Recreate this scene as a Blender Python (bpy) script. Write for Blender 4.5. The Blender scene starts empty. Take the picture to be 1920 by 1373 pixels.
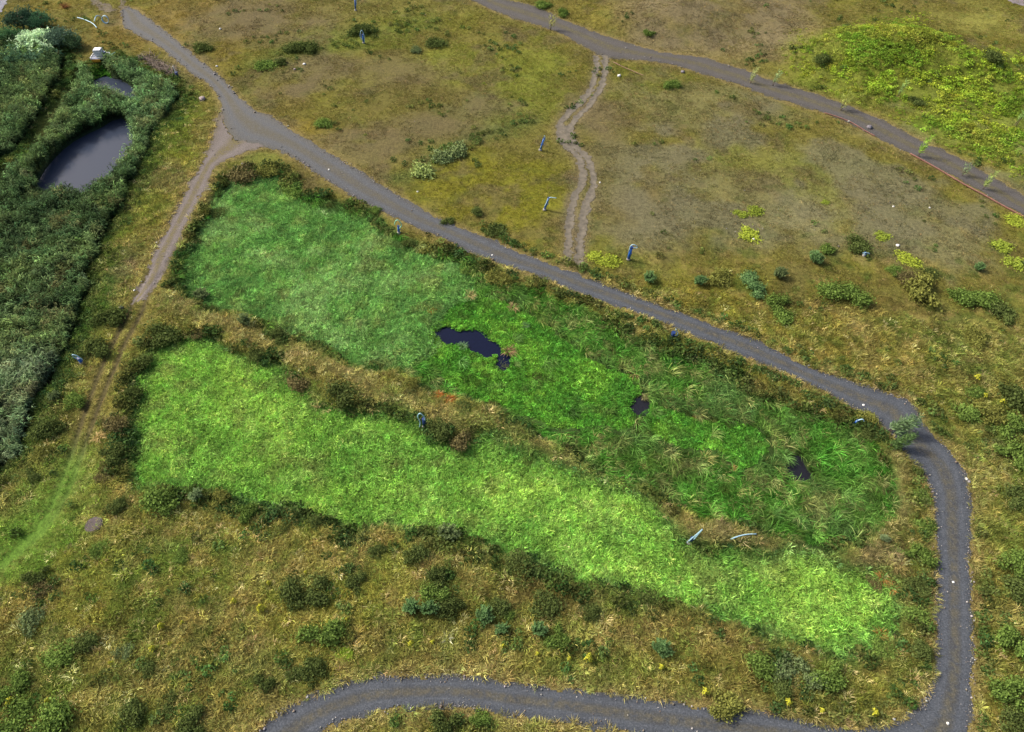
import bpy, math, random
import numpy as np
from mathutils import Vector, Matrix

# ------------------------------------------------------------------ camera, sky, sun, exposure
scene = bpy.context.scene
C = scene.collection
CAM_H, PITCH, FPX, W0, H0 = 60.0, math.radians(50.0), 1321.0, 1920.0, 1373.0
cam_d = bpy.data.cameras.new('camera')
cam = bpy.data.objects.new('camera', cam_d)
C.objects.link(cam)
cam.location = (0, 0, CAM_H)
cam.rotation_euler = (math.pi / 2 - PITCH, 0, 0)
cam_d.sensor_fit = 'HORIZONTAL'
cam_d.sensor_width = 36.0
cam_d.lens = 36.0 * FPX / W0
cam_d.clip_end = 6000
scene.camera = cam

SUN_DIR = Vector((-0.84, 0.36, 0.80)).normalized()
world = bpy.data.worlds.new('World')
scene.world = world
world.use_nodes = True
wn = world.node_tree
bgn = wn.nodes['Background']
sky = wn.nodes.new('ShaderNodeTexSky')
sky.sky_type = 'NISHITA'
sky.sun_disc = False
sky.sun_elevation = math.asin(SUN_DIR.z)
sky.sun_rotation = math.atan2(SUN_DIR.x, SUN_DIR.y)
sky.air_density = 1.0
sky.dust_density = 7.0
wn.links.new(sky.outputs[0], bgn.inputs[0])
bgn.inputs[1].default_value = 0.145
sl = bpy.data.lights.new('sun', 'SUN')
sl.energy = 3.1
sl.angle = math.radians(5.0)
sl.color = (1.0, 0.95, 0.86)
sun = bpy.data.objects.new('sun', sl)
C.objects.link(sun)
sun.location = SUN_DIR * 200
sun.rotation_euler = SUN_DIR.to_track_quat('Z', 'Y').to_euler()
scene.view_settings.view_transform = 'Standard'
scene.view_settings.look = 'None'
scene.view_settings.gamma = 1.0
scene.view_settings.exposure = 0.52
try:
    scene.cycles.max_bounces = 5
    scene.cycles.diffuse_bounces = 2
    scene.cycles.glossy_bounces = 2
    scene.cycles.transmission_bounces = 3
    scene.cycles.transparent_max_bounces = 4
except Exception:
    pass

RNG = np.random.default_rng(7)
random.seed(7)
SP, CP = math.sin(PITCH), math.cos(PITCH)

# ------------------------------------------------------------------ helpers: survey of the photo (image point <-> ground point)
def unproj(px, py, z=0.0):
    px = np.asarray(px, float); py = np.asarray(py, float)
    u = (px - W0 / 2) / FPX; v = (H0 / 2 - py) / FPX
    dx, dy, dz = u, CP + v * SP, -SP + v * CP
    t = (z - CAM_H) / dz
    return dx * t, dy * t

def proj(x, y, z):
    X, Y, Z = x, y, z - CAM_H
    depth = Y * CP - Z * SP
    v = Y * SP + Z * CP
    return W0 / 2 + FPX * X / depth, H0 / 2 - FPX * v / depth

def _hash(ix, iy, seed):
    n = (ix.astype(np.int64) * 374761393 + iy.astype(np.int64) * 668265263 + seed * 974711) & 0x7fffffff
    n = ((n ^ (n >> 13)) * 1274126177) & 0x7fffffff
    n = (n ^ (n >> 16)) & 0x7fffffff
    return (n % 1000003) / 1000003.0

def vnoise(x, y, seed):
    ix = np.floor(x); iy = np.floor(y); fx = x - ix; fy = y - iy
    fx = fx * fx * (3 - 2 * fx); fy = fy * fy * (3 - 2 * fy)
    a = _hash(ix, iy, seed); b = _hash(ix + 1, iy, seed); c = _hash(ix, iy + 1, seed); d = _hash(ix + 1, iy + 1, seed)
    return (a * (1 - fx) + b * fx) * (1 - fy) + (c * (1 - fx) + d * fx) * fy

def fbm(x, y, scale, octv=4, seed=0, gain=0.55):
    x = np.asarray(x, float) / scale; y = np.asarray(y, float) / scale
    s = 0; a = 1; t = 0
    for o in range(octv):
        s = s + a * vnoise(x * 2 ** o + 17.3 * o, y * 2 ** o - 9.1 * o, seed + o * 31); t += a; a *= gain
    return s / t

def sstep(a, b, x):
    t = np.clip((x - a) / (b - a), 0, 1)
    return t * t * (3 - 2 * t)

def seg_dist(x, y, poly, closed=True):
    n = len(poly); d = np.full(x.shape, 1e9)
    for i in range(n if closed else n - 1):
        ax, ay = poly[i]; bx, by = poly[(i + 1) % n]
        vx, vy = bx - ax, by - ay
        t = np.clip(((x - ax) * vx + (y - ay) * vy) / (vx * vx + vy * vy + 1e-9), 0, 1)
        d = np.minimum(d, (x - ax - t * vx) ** 2 + (y - ay - t * vy) ** 2)
    return np.sqrt(d)

def inside(x, y, poly):
    n = len(poly); r = np.zeros(x.shape, bool)
    for i in range(n):
        ax, ay = poly[i]; bx, by = poly[(i + 1) % n]
        if ay == by: continue
        c = ((ay > y) != (by > y)) & (x < (bx - ax) * (y - ay) / (by - ay) + ax)
        r ^= c
    return r

def smooth_poly(poly, closed=True, k=4):
    p = np.array(poly, float); n = len(p); out = []
    rng = range(n) if closed else range(n - 1)
    for i in rng:
        if closed: p0, p1, p2, p3 = p[(i - 1) % n], p[i], p[(i + 1) % n], p[(i + 2) % n]
        else: p0, p1, p2, p3 = p[max(i - 1, 0)], p[i], p[i + 1], p[min(i + 2, n - 1)]
        for j in range(k):
            t = j / k
            out.append(0.5 * (2 * p1 + (p2 - p0) * t + (2 * p0 - 5 * p1 + 4 * p2 - p3) * t ** 2 + (3 * p1 - p0 - 3 * p2 + p3) * t ** 3))
    if not closed: out.append(p[-1])
    return np.array(out)

def ground_poly(pts, z=0.0, closed=True, k=2):
    p = smooth_poly(pts, closed, k)
    x, y = unproj(p[:, 0], p[:, 1], z)
    return np.stack([x, y], 1)

GAIN = 0.82
def S(r, g, b, k=1.0):
    c = np.array([r, g, b], float) / 255.0
    return np.where(c <= 0.04045, c / 12.92, ((c + 0.055) / 1.055) ** 2.4) * GAIN * k

# ------------------------------------------------------------------ outlines read off the photo (source pixels)
ROAD_UP = [(236,14),(250,16),(264,23),(282,38),(325,72),(370,110),(400,132),(437,170),(475,205),(505,217),(542,240),(590,272),(630,295),(670,317),(705,343),(730,355),(775,385),(812,405),(855,423),(905,445),(955,465),(985,479),(1035,495),(1095,518),(1160,543),(1210,563),(1260,580),(1310,598),(1360,618),(1422,640),(1515,688),(1575,708),(1645,731),(1702,748),(1722,778),(1740,806),(1770,833),(1795,861),(1812,886),(1817,916),(1822,961),(1820,1029),(1818,1054),(1823,1104),(1825,1179),(1827,1254),(1823,1317),(1820,1373),(1815,1450)]
ROAD_LO = [(228,18),(228,30),(232,50),(250,62),(295,85),(325,108),(355,135),(388,155),(405,175),(415,200),(425,235),(445,262),(480,270),(525,283),(562,303),(592,325),(622,345),(655,365),(692,385),(730,403),(775,425),(817,440),(855,458),(905,483),(950,500),(1010,518),(1060,540),(1110,558),(1160,575),(1210,593),(1260,613),(1310,633),(1360,653),(1410,675),(1470,698),(1515,721),(1565,746),(1615,773),(1648,792),(1680,826),(1690,850),(1705,866),(1722,871),(1735,898),(1747,923),(1751,986),(1755,1029),(1757,1054),(1755,1129),(1755,1204),(1752,1266),(1740,1296),(1732,1316),(1705,1336),(1690,1345),(1700,1450)]
LOW_UP = [(1700,1345),(1672,1357),(1640,1363),(1565,1362),(1510,1351),(1440,1339),(1330,1324),(1260,1314),(1160,1304),(1060,1291),(960,1281),(880,1269),(780,1266),(705,1270),(655,1279),(592,1304),(542,1326),(505,1351),(480,1373),(430,1430)]
LOW_LO = [(1760,1460),(1500,1412),(1250,1386),(1172,1373),(1110,1361),(1035,1351),(955,1341),(917,1334),(855,1326),(780,1328),(705,1336),(655,1351),(602,1373),(540,1430)]
SIDE_L = [(418,190),(402,240),(392,275),(375,310),(352,350),(335,385),(320,415),(300,450),(285,475),(276,500),(268,522),(254,548),(243,568)]
SIDE_R = [(512,276),(474,282),(438,296),(405,310),(390,345),(375,375),(355,410),(340,440),(322,478),(312,500),(304,518),(288,540),(262,566)]
UPT_U = [(905,-25),(945,0),(975,5),(1020,20),(1060,38),(1110,58),(1160,75),(1210,90),(1260,100),(1320,108),(1360,122),(1400,132),(1440,150),(1502,168),(1565,190),(1627,212),(1677,238),(1727,265),(1790,292),(1840,320),(1920,368),(2020,425)]
UPT_L = [(845,-25),(885,0),(925,20),(960,33),(1010,48),(1060,68),(1110,95),(1130,105),(1160,110),(1220,115),(1270,124),(1310,136),(1360,152),(1400,165),(1440,180),(1540,211),(1590,229),(1640,257),(1702,287),(1740,307),(1790,332),(1840,361),(1920,406),(2020,465)]
RUT_A = [(1119,104),(1117,140),(1100,180),(1062,215),(1049,240),(1056,268),(1085,296),(1091,343),(1080,365),(1072,393),(1066,443),(1066,490)]
RUT_B = [(1135,104),(1132,150),(1110,190),(1077,225),(1067,245),(1077,270),(1100,297),(1114,343),(1100,382),(1092,418),(1088,455),(1086,497)]
GRUT_A = [(285,500),(265,535),(238,590),(205,655),(180,715),(150,800),(125,880),(95,955),(55,1005),(-10,1065)]
GRUT_B = [(305,510),(290,535),(262,590),(235,640),(215,690),(192,745),(170,805),(148,870),(125,930),(85,990),(20,1050),(-20,1085)]
A_ALL = [(430,345),(520,330),(560,375),(640,392),(720,432),(760,465),(860,490),(900,520),(940,545),(1000,560),(1080,590),(1150,625),(1230,670),(1330,700),(1420,755),(1500,785),(1570,800),(1630,850),(1655,900),(1650,960),(1600,1010),(1520,1030),(1440,1000),(1400,985),(1330,965),(1250,920),(1150,890),(1050,830),(950,780),(850,740),(790,720),(740,690),(680,690),(620,660),(560,640),(500,610),(440,590),(390,580),(350,540),(345,500),(370,460),(400,400)]
A1 = [(430,345),(520,330),(560,380),(640,400),(720,440),(760,470),(860,495),(885,525),(880,560),(830,575),(815,600),(808,640),(790,680),(740,690),(680,690),(620,660),(560,640),(500,610),(440,590),(390,580),(350,540),(345,500),(370,460),(400,400)]
A2 = [(885,552),(960,570),(1010,610),(1080,650),(1130,690),(1185,712),(1192,740),(1182,770),(1190,800),(1130,800),(1060,792),(960,772),(880,740),(840,715),(815,695),(795,665),(808,615),(840,585)]
A3 = [(1222,755),(1262,772),(1330,788),(1380,790),(1430,815),(1435,848),(1392,870),(1365,858),(1330,832),(1260,830),(1222,805)]
POOL = [(813,621),(826,616),(840,612),(854,616),(865,620),(880,620),(892,618),(901,621),(912,627),(919,635),(938,648),(938,659),(924,666),(916,671),(908,671),(895,662),(878,658),(876,652),(867,645),(851,645),(844,646),(832,645),(824,635),(816,628)]
POOL_B = [(938,662),(952,664),(958,678),(950,695),(938,694),(930,684),(932,672)]
POOL_C = [(1184,745),(1200,742),(1215,752),(1220,766),(1205,775),(1190,772),(1182,762)]
POOL_D = [(1478,865),(1492,860),(1505,868),(1520,885),(1524,897),(1508,905),(1490,905),(1478,890)]
B_ALL = [(290,665),(330,640),(400,645),(460,680),(520,690),(560,720),(600,760),(660,770),(720,780),(770,800),(800,822),(830,842),(870,852),(900,830),(950,835),(1000,860),(1080,895),(1150,920),(1220,950),(1250,990),(1290,1025),(1350,1045),(1420,1048),(1500,1050),(1570,1066),(1620,1085),(1660,1107),(1674,1135),(1664,1165),(1650,1195),(1628,1222),(1580,1221),(1500,1200),(1440,1182),(1380,1160),(1300,1146),(1200,1118),(1120,1095),(1050,1074),(980,1050),(900,1020),(840,1000),(760,990),(680,985),(600,970),(540,955),(470,945),(400,925),(330,910),(270,905),(250,860),(250,800),(265,740),(275,690)]
C1 = [(-80,95),(10,90),(60,90),(110,92),(120,140),(98,190),(78,225),(48,265),(0,318),(-80,360)]
C2 = [(150,155),(175,146),(215,122),(260,142),(300,162),(332,187),(318,227),(285,264),(268,312),(247,352),(241,380),(206,435),(184,474),(168,525),(158,565),(143,605),(125,655),(103,697),(88,735),(68,775),(53,815),(40,850),(15,880),(-80,900),(-90,380),(0,330),(70,318),(62,280),(75,245),(120,190)]
P1 = [(228,222),(258,258),(245,290),(215,325),(190,340),(175,360),(150,362),(120,358),(68,358),(75,335),(100,300),(140,265),(190,240)]
P2 = [(178,150),(200,143),(222,148),(240,158),(252,176),(266,194),(235,180),(205,168),(180,166)]
MOUND = [(1470,125),(1540,60),(1640,35),(1720,25),(1790,75),(1860,95),(1960,100),(1960,330),(1850,300),(1760,255),(1680,205),(1600,180)]
BERM = [(300,560),(350,580),(400,602),(480,632),(560,664),(640,702),(720,742),(800,775),(900,800),(1000,835),(1100,885),(1200,935),(1280,985),(1350,1015),(1450,1035),(1550,1050),(1620,1062),(1660,1085)]
BERM_R = [(1680,868),(1678,920),(1672,960),(1650,1000),(1640,1030),(1645,1060)]

LV_BASIN, LV_REED, LV_POND = -0.8, -1.2, -1.45
gp = ground_poly
PG = dict(
    road=np.concatenate([gp(ROAD_UP, 0, False), gp(ROAD_LO, 0, False)[::-1]]),
    low=np.concatenate([gp(LOW_UP, 0, False), gp(LOW_LO, 0, False)[::-1]]),
    side=np.concatenate([gp(SIDE_L, 0, False), gp(SIDE_R, 0, False)[::-1]]),
    upt=np.concatenate([gp(UPT_U, 0, False), gp(UPT_L, 0, False)[::-1]]),
    A=gp(A_ALL, LV_BASIN), A1=gp(A1, LV_BASIN), A2=gp(A2, LV_BASIN), A3=gp(A3, LV_BASIN), B=gp(B_ALL, LV_BASIN),
    pool=gp(POOL, LV_BASIN), poolb=gp(POOL_B, LV_BASIN), poolc=gp(POOL_C, LV_BASIN), poold=gp(POOL_D, LV_BASIN),
    C1=gp(C1, LV_REED), C2=gp(C2, LV_REED), P1=gp(P1, LV_POND), P2=gp(P2, LV_POND), mound=gp(MOUND, 1.5),
)

# ------------------------------------------------------------------ survey grid: height, zones, soil / sward colour
X0, X1, Y0, Y1, ST = -114.0, 114.0, 6.0, 162.0, 0.3
gx = np.arange(X0, X1 + 1e-6, ST); gy = np.arange(Y0, Y1 + 1e-6, ST)
NX, NY = len(gx), len(gy)
GX, GY = np.meshgrid(gx, gy)
WX = GX + (fbm(GX, GY, 3.0, 3, 11) - 0.5) * 2.2
WY = GY + (fbm(GX, GY, 3.0, 3, 12) - 0.5) * 2.2

def sdf(poly, warp=True, pad=8.0):
    x, y = (WX, WY) if warp else (GX, GY)
    lo = poly.min(0) - pad; hi = poly.max(0) + pad
    m = (x > lo[0]) & (x < hi[0]) & (y > lo[1]) & (y < hi[1])
    d = np.full(x.shape, pad)
    xs, ys = x[m], y[m]
    dd = seg_dist(xs, ys, poly); ins = inside(xs, ys, poly)
    d[m] = np.where(ins, -dd, np.minimum(dd, pad))
    return d

def line_dist(pts, z=0.0, pad=8.0, warp=True):
    p = gp(pts, z, False)
    x, y = (WX, WY) if warp else (GX, GY)
    lo = p.min(0) - pad; hi = p.max(0) + pad
    m = (x > lo[0]) & (x < hi[0]) & (y > lo[1]) & (y < hi[1])
    d = np.full(x.shape, pad)
    d[m] = np.minimum(seg_dist(x[m], y[m], p, False), pad)
    return d

SD = {k: sdf(v, k not in ('pool', 'poolb', 'P1', 'road', 'low', 'upt', 'side')) for k, v in PG.items()}
SD['roadall'] = np.minimum.reduce([SD['road'], SD['low'], SD['side'], SD['upt']])
SD['ruts'] = np.minimum(line_dist(RUT_A, warp=False), line_dist(RUT_B, warp=False))
SD['gruts'] = np.minimum(line_dist(GRUT_A, warp=False), line_dist(GRUT_B, warp=False))
SD['gap'] = line_dist([(150,108),(122,168),(98,212),(70,255),(40,290),(-10,328)], -1.0)
LANE = [(160,790),(148,830),(120,900),(90,960),(50,1010),(-10,1060)]
SD['lane'] = line_dist(LANE)
LAWN = gp([(174,128),(186,124),(199,126),(204,138),(196,147),(176,152),(170,144)], -0.5)
SD['lawn'] = sdf(LAWN, False)
SD['berm'] = np.minimum(line_dist(BERM), line_dist(BERM_R))
SD['water'] = np.minimum.reduce([SD['pool'], SD['poolb'], SD['poolc'], SD['poold'], SD['P1'], SD['P2']])

H = (fbm(GX, GY, 14.0, 3, 3) - 0.5) * 0.5 + (fbm(GX, GY, 2.2, 3, 4) - 0.5) * 0.16
flat = sstep(0.2, 3.0, np.minimum(SD['roadall'], SD['ruts']))
H = H * (0.12 + 0.88 * flat)
wa = 1 - sstep(-0.3, 1.7, np.minimum(SD['A'], SD['B']))
H = H * (1 - wa) + (LV_BASIN + 0.05 * (fbm(GX, GY, 1.0, 2, 5) - 0.5)) * wa
wr = 1 - sstep(-1.2, 1.8, np.minimum(SD['C1'], SD['C2']))
H = H * (1 - wr) + LV_REED * wr
wp = 1 - sstep(-0.25, 0.25, SD['water'])
H = H - 0.55 * wp
H = H + 0.35 * np.exp(-(SD['berm'] / 1.6) ** 2)
H = H - 0.13 * np.exp(-(SD['gruts'] / 0.35) ** 2) - 0.08 * np.exp(-(SD['ruts'] / 0.5) ** 2)
def hump(px, py, h, rx, ry, ang=0.0):
    global H
    cx, cy = unproj(px, py, h * 0.7)
    c, s = math.cos(ang), math.sin(ang)
    u = ((WX - cx) * c + (WY - cy) * s) / rx; v = (-(WX - cx) * s + (WY - cy) * c) / ry
    H = H + h * np.exp(-(u * u + v * v))
rd = sstep(0.0, 6.0, SD['roadall'])
H_before = H.copy()
hump(1690, 80, 2.4, 18, 8, -0.25)
hump(1850, 130, 2.0, 16, 8, -0.5)
hump(1620, 110, 2.0, 12, 8, 0.0)
hump(1270, 20, 2.0, 14, 8, 0.2)
H = H_before + (H - H_before) * rd + (fbm(GX, GY, 3.0, 3, 8) - 0.5) * 0.9 * (1 - sstep(-2, 2, SD['mound']))
H_TRUE = H.copy()                               # the height a road surface follows
H = H - 0.07 * (1 - sstep(-0.45, -0.15, SD['roadall']))

def gsample(A, x, y):
    fx = np.clip((np.asarray(x, float) - X0) / ST, 0, NX - 1.001); fy = np.clip((np.asarray(y, float) - Y0) / ST, 0, NY - 1.001)
    ix = fx.astype(int); iy = fy.astype(int); tx = fx - ix; ty = fy - iy
    if A.ndim == 3: tx = tx[..., None]; ty = ty[..., None]
    return (A[iy, ix] * (1 - tx) + A[iy, ix + 1] * tx) * (1 - ty) + (A[iy + 1, ix] * (1 - tx) + A[iy + 1, ix + 1] * tx) * ty

def at(px, py, dz=0.0):
    """ground point under a photo pixel, on the height field"""
    z = 0.0
    for _ in range(6):
        x, y = unproj(px, py, z)
        z = float(gsample(H_TRUE, x, y))
    return float(x), float(y), z + dz

def ppm(px, py):
    """pixels per metre across at a photo pixel"""
    x, y, z = at(px, py)
    return FPX / (y * CP - (z - CAM_H) * SP)

# ---- sward colour
COL = np.zeros((NY, NX, 3))
COL[:] = S(116, 107, 55)
def blend(col, w):
    global COL
    w = np.clip(w, 0, 1)[..., None]
    COL = COL * (1 - w) + np.asarray(col) * w
def blob(px, py, rx, ry, col, k=0.85, seed=None):
    cx, cy = unproj(px, py, 0)
    u = (py - H0 / 2) / FPX
    a = PITCH + math.atan(u)
    s = FPX / (cy * CP + CAM_H * SP)
    rx = rx / s; ry = ry / (s * math.sin(a))
    q = ((WX - cx) / rx) ** 2 + ((WY - cy) / ry) ** 2
    n = fbm(GX, GY, max(1.5, min(rx, ry) * 0.6), 4, 50 if seed is None else seed)
    blend(S(*col), k * sstep(0.25, 0.75, np.exp(-q * 0.8) * 0.9 + (n - 0.5) * 0.9) * np.exp(-np.maximum(q - 2.2, 0)))
UPPER = [
 (470,40,150,40,(112,97,68)),(700,275,100,50,(108,93,68)),(600,130,140,35,(112,101,62)),(900,205,70,28,(104,104,64)),(820,240,90,34,(106,97,60)),
 (920,110,170,45,(126,126,52)),(850,330,110,55,(126,119,38)),(950,400,130,60,(124,117,38)),(650,75,110,28,(112,114,46)),(980,170,90,55,(118,121,50)),
 (560,245,70,34,(130,112,46)),(1000,350,65,55,(124,119,40)),(300,40,90,60,(133,111,52)),(430,120,70,50,(124,108,46)),(780,20,200,30,(120,112,58)),
 (640,190,120,30,(116,108,50)),(760,170,150,40,(112,102,58)),(530,190,60,30,(118,104,54)),(180,80,60,60,(128,110,56)),
 (1480,390,170,75,(130,122,96)),(1300,190,170,60,(124,116,80)),(1200,420,110,70,(118,109,72)),(1750,460,140,50,(126,118,90)),(1400,300,170,45,(128,124,66)),
 (1220,150,70,22,(119,117,52)),(1560,330,120,45,(124,122,66)),(1150,300,60,90,(116,108,66)),(1330,360,120,50,(122,114,78)),(1650,380,120,40,(126,119,84)),
 (1300,60,150,55,(124,111,84)),(1450,50,90,70,(130,113,76)),(1200,30,90,40,(126,110,72)),(1100,30,60,30,(128,116,56)),(1850,40,100,34,(142,136,72)),(1540,170,90,30,(134,122,66)),
 (1680,240,140,26,(136,124,66)),(1820,290,120,26,(134,124,64)),(1350,100,100,20,(134,118,72)),
 (1130,480,60,40,(120,117,45)),(1080,400,18,90,(112,100,80)),
 (1650,620,190,60,(132,113,64)),(1300,560,130,36,(126,108,58)),(1500,640,140,34,(128,108,60)),(1450,540,140,50,(112,104,52)),(1750,600,130,60,(128,120,66)),(1830,650,110,70,(132,126,70)),
 (1860,950,60,250,(120,119,58)),(1925,900,36,420,(84,104,46)),(1800,740,100,50,(120,112,56)),(1860,560,80,40,(118,114,56)),
 (350,1050,230,50,(104,113,50)),(300,1200,190,90,(108,97,54)),(650,1150,200,70,(118,106,56)),(560,1040,200,34,(128,112,66)),(1010,1100,160,54,(84,74,42)),
 (1300,1170,190,44,(124,107,64)),(1500,1210,170,34,(112,98,58)),(720,1010,90,30,(128,112,66)),(1180,1250,190,34,(122,113,58)),(820,1230,140,34,(126,112,64)),
 (900,1350,300,26,(112,108,50)),(1600,1300,120,40,(112,110,54)),(420,1180,90,50,(128,110,66)),(120,1130,90,40,(122,108,62)),(60,1250,80,60,(100,98,52)),
 (280,360,50,120,(116,110,48)),(235,500,42,42,(126,105,74)),(190,560,34,90,(64,92,36)),(80,990,130,70,(96,122,48)),(130,900,60,70,(108,114,50)),(30,1050,90,40,(84,118,42)),(250,980,90,60,(118,110,56)),
 (190,290,16,16,(118,110,48)),(60,300,50,30,(112,116,44)),(130,110,40,40,(122,108,58)),(330,240,34,70,(104,112,44)),(100,5,60,20,(130,116,54)),
 (470,300,70,22,(120,122,58)),(350,480,26,60,(124,112,58)),
]
for i, b in enumerate(UPPER): blob(*b, seed=50 + i * 7)
for b in [(1640,1045,44,24,(104,92,86)),(1676,930,20,60,(140,122,88)),(1650,1070,40,18,(124,104,62)),(1330,995,40,16,(112,96,80)),(1400,1015,40,12,(116,98,80))]: blob(*b, k=0.9, seed=777)
HOLLOW = [(750,335),(790,315),(830,288),(880,262),(930,245),(990,228)]
MOSSY = [(480,125),(540,105),(600,85),(660,70),(720,55),(790,40)]
SD['hollow'] = line_dist(HOLLOW); SD['mossy'] = line_dist(MOSSY)
blend(S(96, 108, 62), np.exp(-(SD['hollow'] / 2.2) ** 2) * 0.7)
blend(S(104, 114, 46), np.exp(-(SD['mossy'] / 4.5) ** 2) * 0.8)
# generic mottling of the dry sward: bare soil, straw, moss
n1 = fbm(GX, GY, 5.0, 4, 21); n2 = fbm(GX, GY, 2.0, 4, 22); n3 = fbm(GX, GY, 9.0, 4, 23)
far = sstep(60, 85, GY)
blend(S(106, 93, 70), sstep(0.58, 0.72, n1) * (0.25 + 0.35 * far))
blend(S(128, 126, 44), sstep(0.56, 0.72, n3) * 0.35)
blend(S(150, 130, 82), sstep(0.60, 0.74, n2) * (0.55 - 0.4 * far))
blend(S(70, 88, 36), sstep(0.58, 0.72, fbm(GX, GY, 2.6, 4, 24)) * (0.6 - 0.35 * far))
blend(S(74, 62, 34), sstep(0.62, 0.76, fbm(GX, GY, 1.6, 3, 25)) * (0.5 - 0.3 * far))
COL = COL * np.array([0.80, 0.86, 0.72])
_px, _py = proj(GX, GY, 0)
_st = sstep(1090, 1200, _px) * sstep(150, 210, _py) * sstep(500, 430, _py)
SOIL = np.zeros((NY, NX))
for i, b in enumerate([(470,40,170,40),(590,128,110,24),(700,275,110,44),(905,200,70,24),(820,235,90,30),(760,130,110,26),(560,165,70,20),(1130,230,50,60),(1180,380,50,60),(330,115,30,20),(235,500,36,34)]):
    cx, cy = unproj(b[0], b[1], 0); s_ = FPX / (cy * CP + CAM_H * SP); a_ = PITCH + math.atan((b[1] - H0 / 2) / FPX)
    q = ((WX - cx) * s_ / b[2]) ** 2 + ((WY - cy) * s_ * math.sin(a_) / b[3]) ** 2
    SOIL = np.maximum(SOIL, np.exp(-q) * sstep(0.36, 0.62, fbm(GX, GY, 4.5, 4, 300 + i) + 0.25 * np.exp(-q)))
blend(S(100, 90, 64), SOIL * 0.7)
blend(S(103, 100, 76), _st * sstep(0.40, 0.62, fbm(GX, GY, 7, 3, 73)) * 0.75)
_st = sstep(1130, 1220, _px) * sstep(1570, 1470, _px) * sstep(125, 80, _py)
blend(S(112, 102, 76), _st * sstep(0.3, 0.55, fbm(GX, GY, 6, 4, 74)) * 0.8)

# mound
mm = 1 - sstep(-5, 4, SD['mound'] + (fbm(GX, GY, 7, 4, 111) - 0.5) * 12)
blend(S(108, 120, 42), mm * 0.8)
blend(S(86, 104, 30), mm * sstep(0.5, 0.7, fbm(GX, GY, 4, 4, 27)) * 0.7)
# straw berm, verges
blend(S(110, 103, 62), np.exp(-(SD['berm'] / 1.2) ** 2) * (0.55 + 0.6 * n2))
blend(S(126, 112, 72), np.exp(-(np.maximum(SD['roadall'], 0) / 0.8) ** 2) * 0.7)
blend(S(126, 112, 92), np.exp(-(SD['ruts'] / 1.1) ** 2) * 0.5)
blend(S(126, 120, 60), np.exp(-(SD['gruts'] / 1.6) ** 2) * 0.8)
blend(S(76, 68, 48), np.exp(-(SD['gruts'] / 0.36) ** 2) * 0.95)
blend(S(92, 126, 46, 1.0), np.exp(-(SD['lane'] / 2.0) ** 2) * (0.25 + 1.3 * n3) * sstep(790, 900, proj(GX, GY, 0)[1]))
blend(S(80, 128, 36), 1 - sstep(-0.3, 0.5, SD['lawn']))
# banks
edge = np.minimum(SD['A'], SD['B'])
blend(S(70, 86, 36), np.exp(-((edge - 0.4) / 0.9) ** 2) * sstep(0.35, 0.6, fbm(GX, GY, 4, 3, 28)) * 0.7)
# wet zones: soil and litter under the plants
blend(S(74, 104, 46), wa)
blend(S(48, 66, 30), wa * (SD['A'] < 0.5) * sstep(0.0, 0.5, np.minimum.reduce([SD['A1'], SD['A2'], SD['A3']])))
blend(S(74, 116, 44), 1 - sstep(-0.2, 0.4, np.minimum(SD['A2'], SD['A3'])))
blend(S(44, 60, 38), wr)
blend(S(96, 100, 46), np.exp(-(SD['gap'] / 1.0) ** 2) * 0.9)
blend(S(56, 86, 34), np.exp(-(np.maximum(np.minimum(SD['C1'], SD['C2']), 0) / 2.8) ** 2) * (1 - wr) * 0.85)
blend(S(40, 40, 34), wp)

# ------------------------------------------------------------------ materials
def mat(name):
    m = bpy.data.materials.new(name); m.use_nodes = True
    nt = m.node_tree
    for n in list(nt.nodes): nt.nodes.remove(n)
    out = nt.nodes.new('ShaderNodeOutputMaterial')
    return m, nt, nt.nodes, nt.links, out

def mixrgb(nt, blend_type, fac, a, b):
    n = nt.nodes.new('ShaderNodeMix'); n.data_type = 'RGBA'; n.blend_type = blend_type
    for sock, v in ((n.inputs[0], fac), (n.inputs[6], a), (n.inputs[7], b)):
        if hasattr(v, 'links') or isinstance(v, bpy.types.NodeSocket): nt.links.new(v, sock)
        elif isinstance(v, (int, float)): sock.default_value = v
        else: sock.default_value = (*v, 1.0) if len(v) == 3 else v
    return n.outputs[2]

def noise_node(nt, scale, detail=3.0, rough=0.6, vec=None):
    n = nt.nodes.new('ShaderNodeTexNoise'); n.inputs['Scale'].default_value = scale
    n.inputs['Detail'].default_value = detail; n.inputs['Roughness'].default_value = rough
    if vec is not None: nt.links.new(vec, n.inputs['Vector'])
    return n.outputs['Fac']

def ramp(nt, fac, stops):
    n = nt.nodes.new('ShaderNodeValToRGB')
    el = n.color_ramp.elements
    while len(el) < len(stops): el.new(0.5)
    stops = list(stops)
    for e, (p, c) in zip(el, stops):
        e.position = p; e.color = (*c, 1.0) if not isinstance(c, (int, float)) else (c, c, c, 1.0)
    nt.links.new(fac, n.inputs[0])
    return n.outputs[0]

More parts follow.
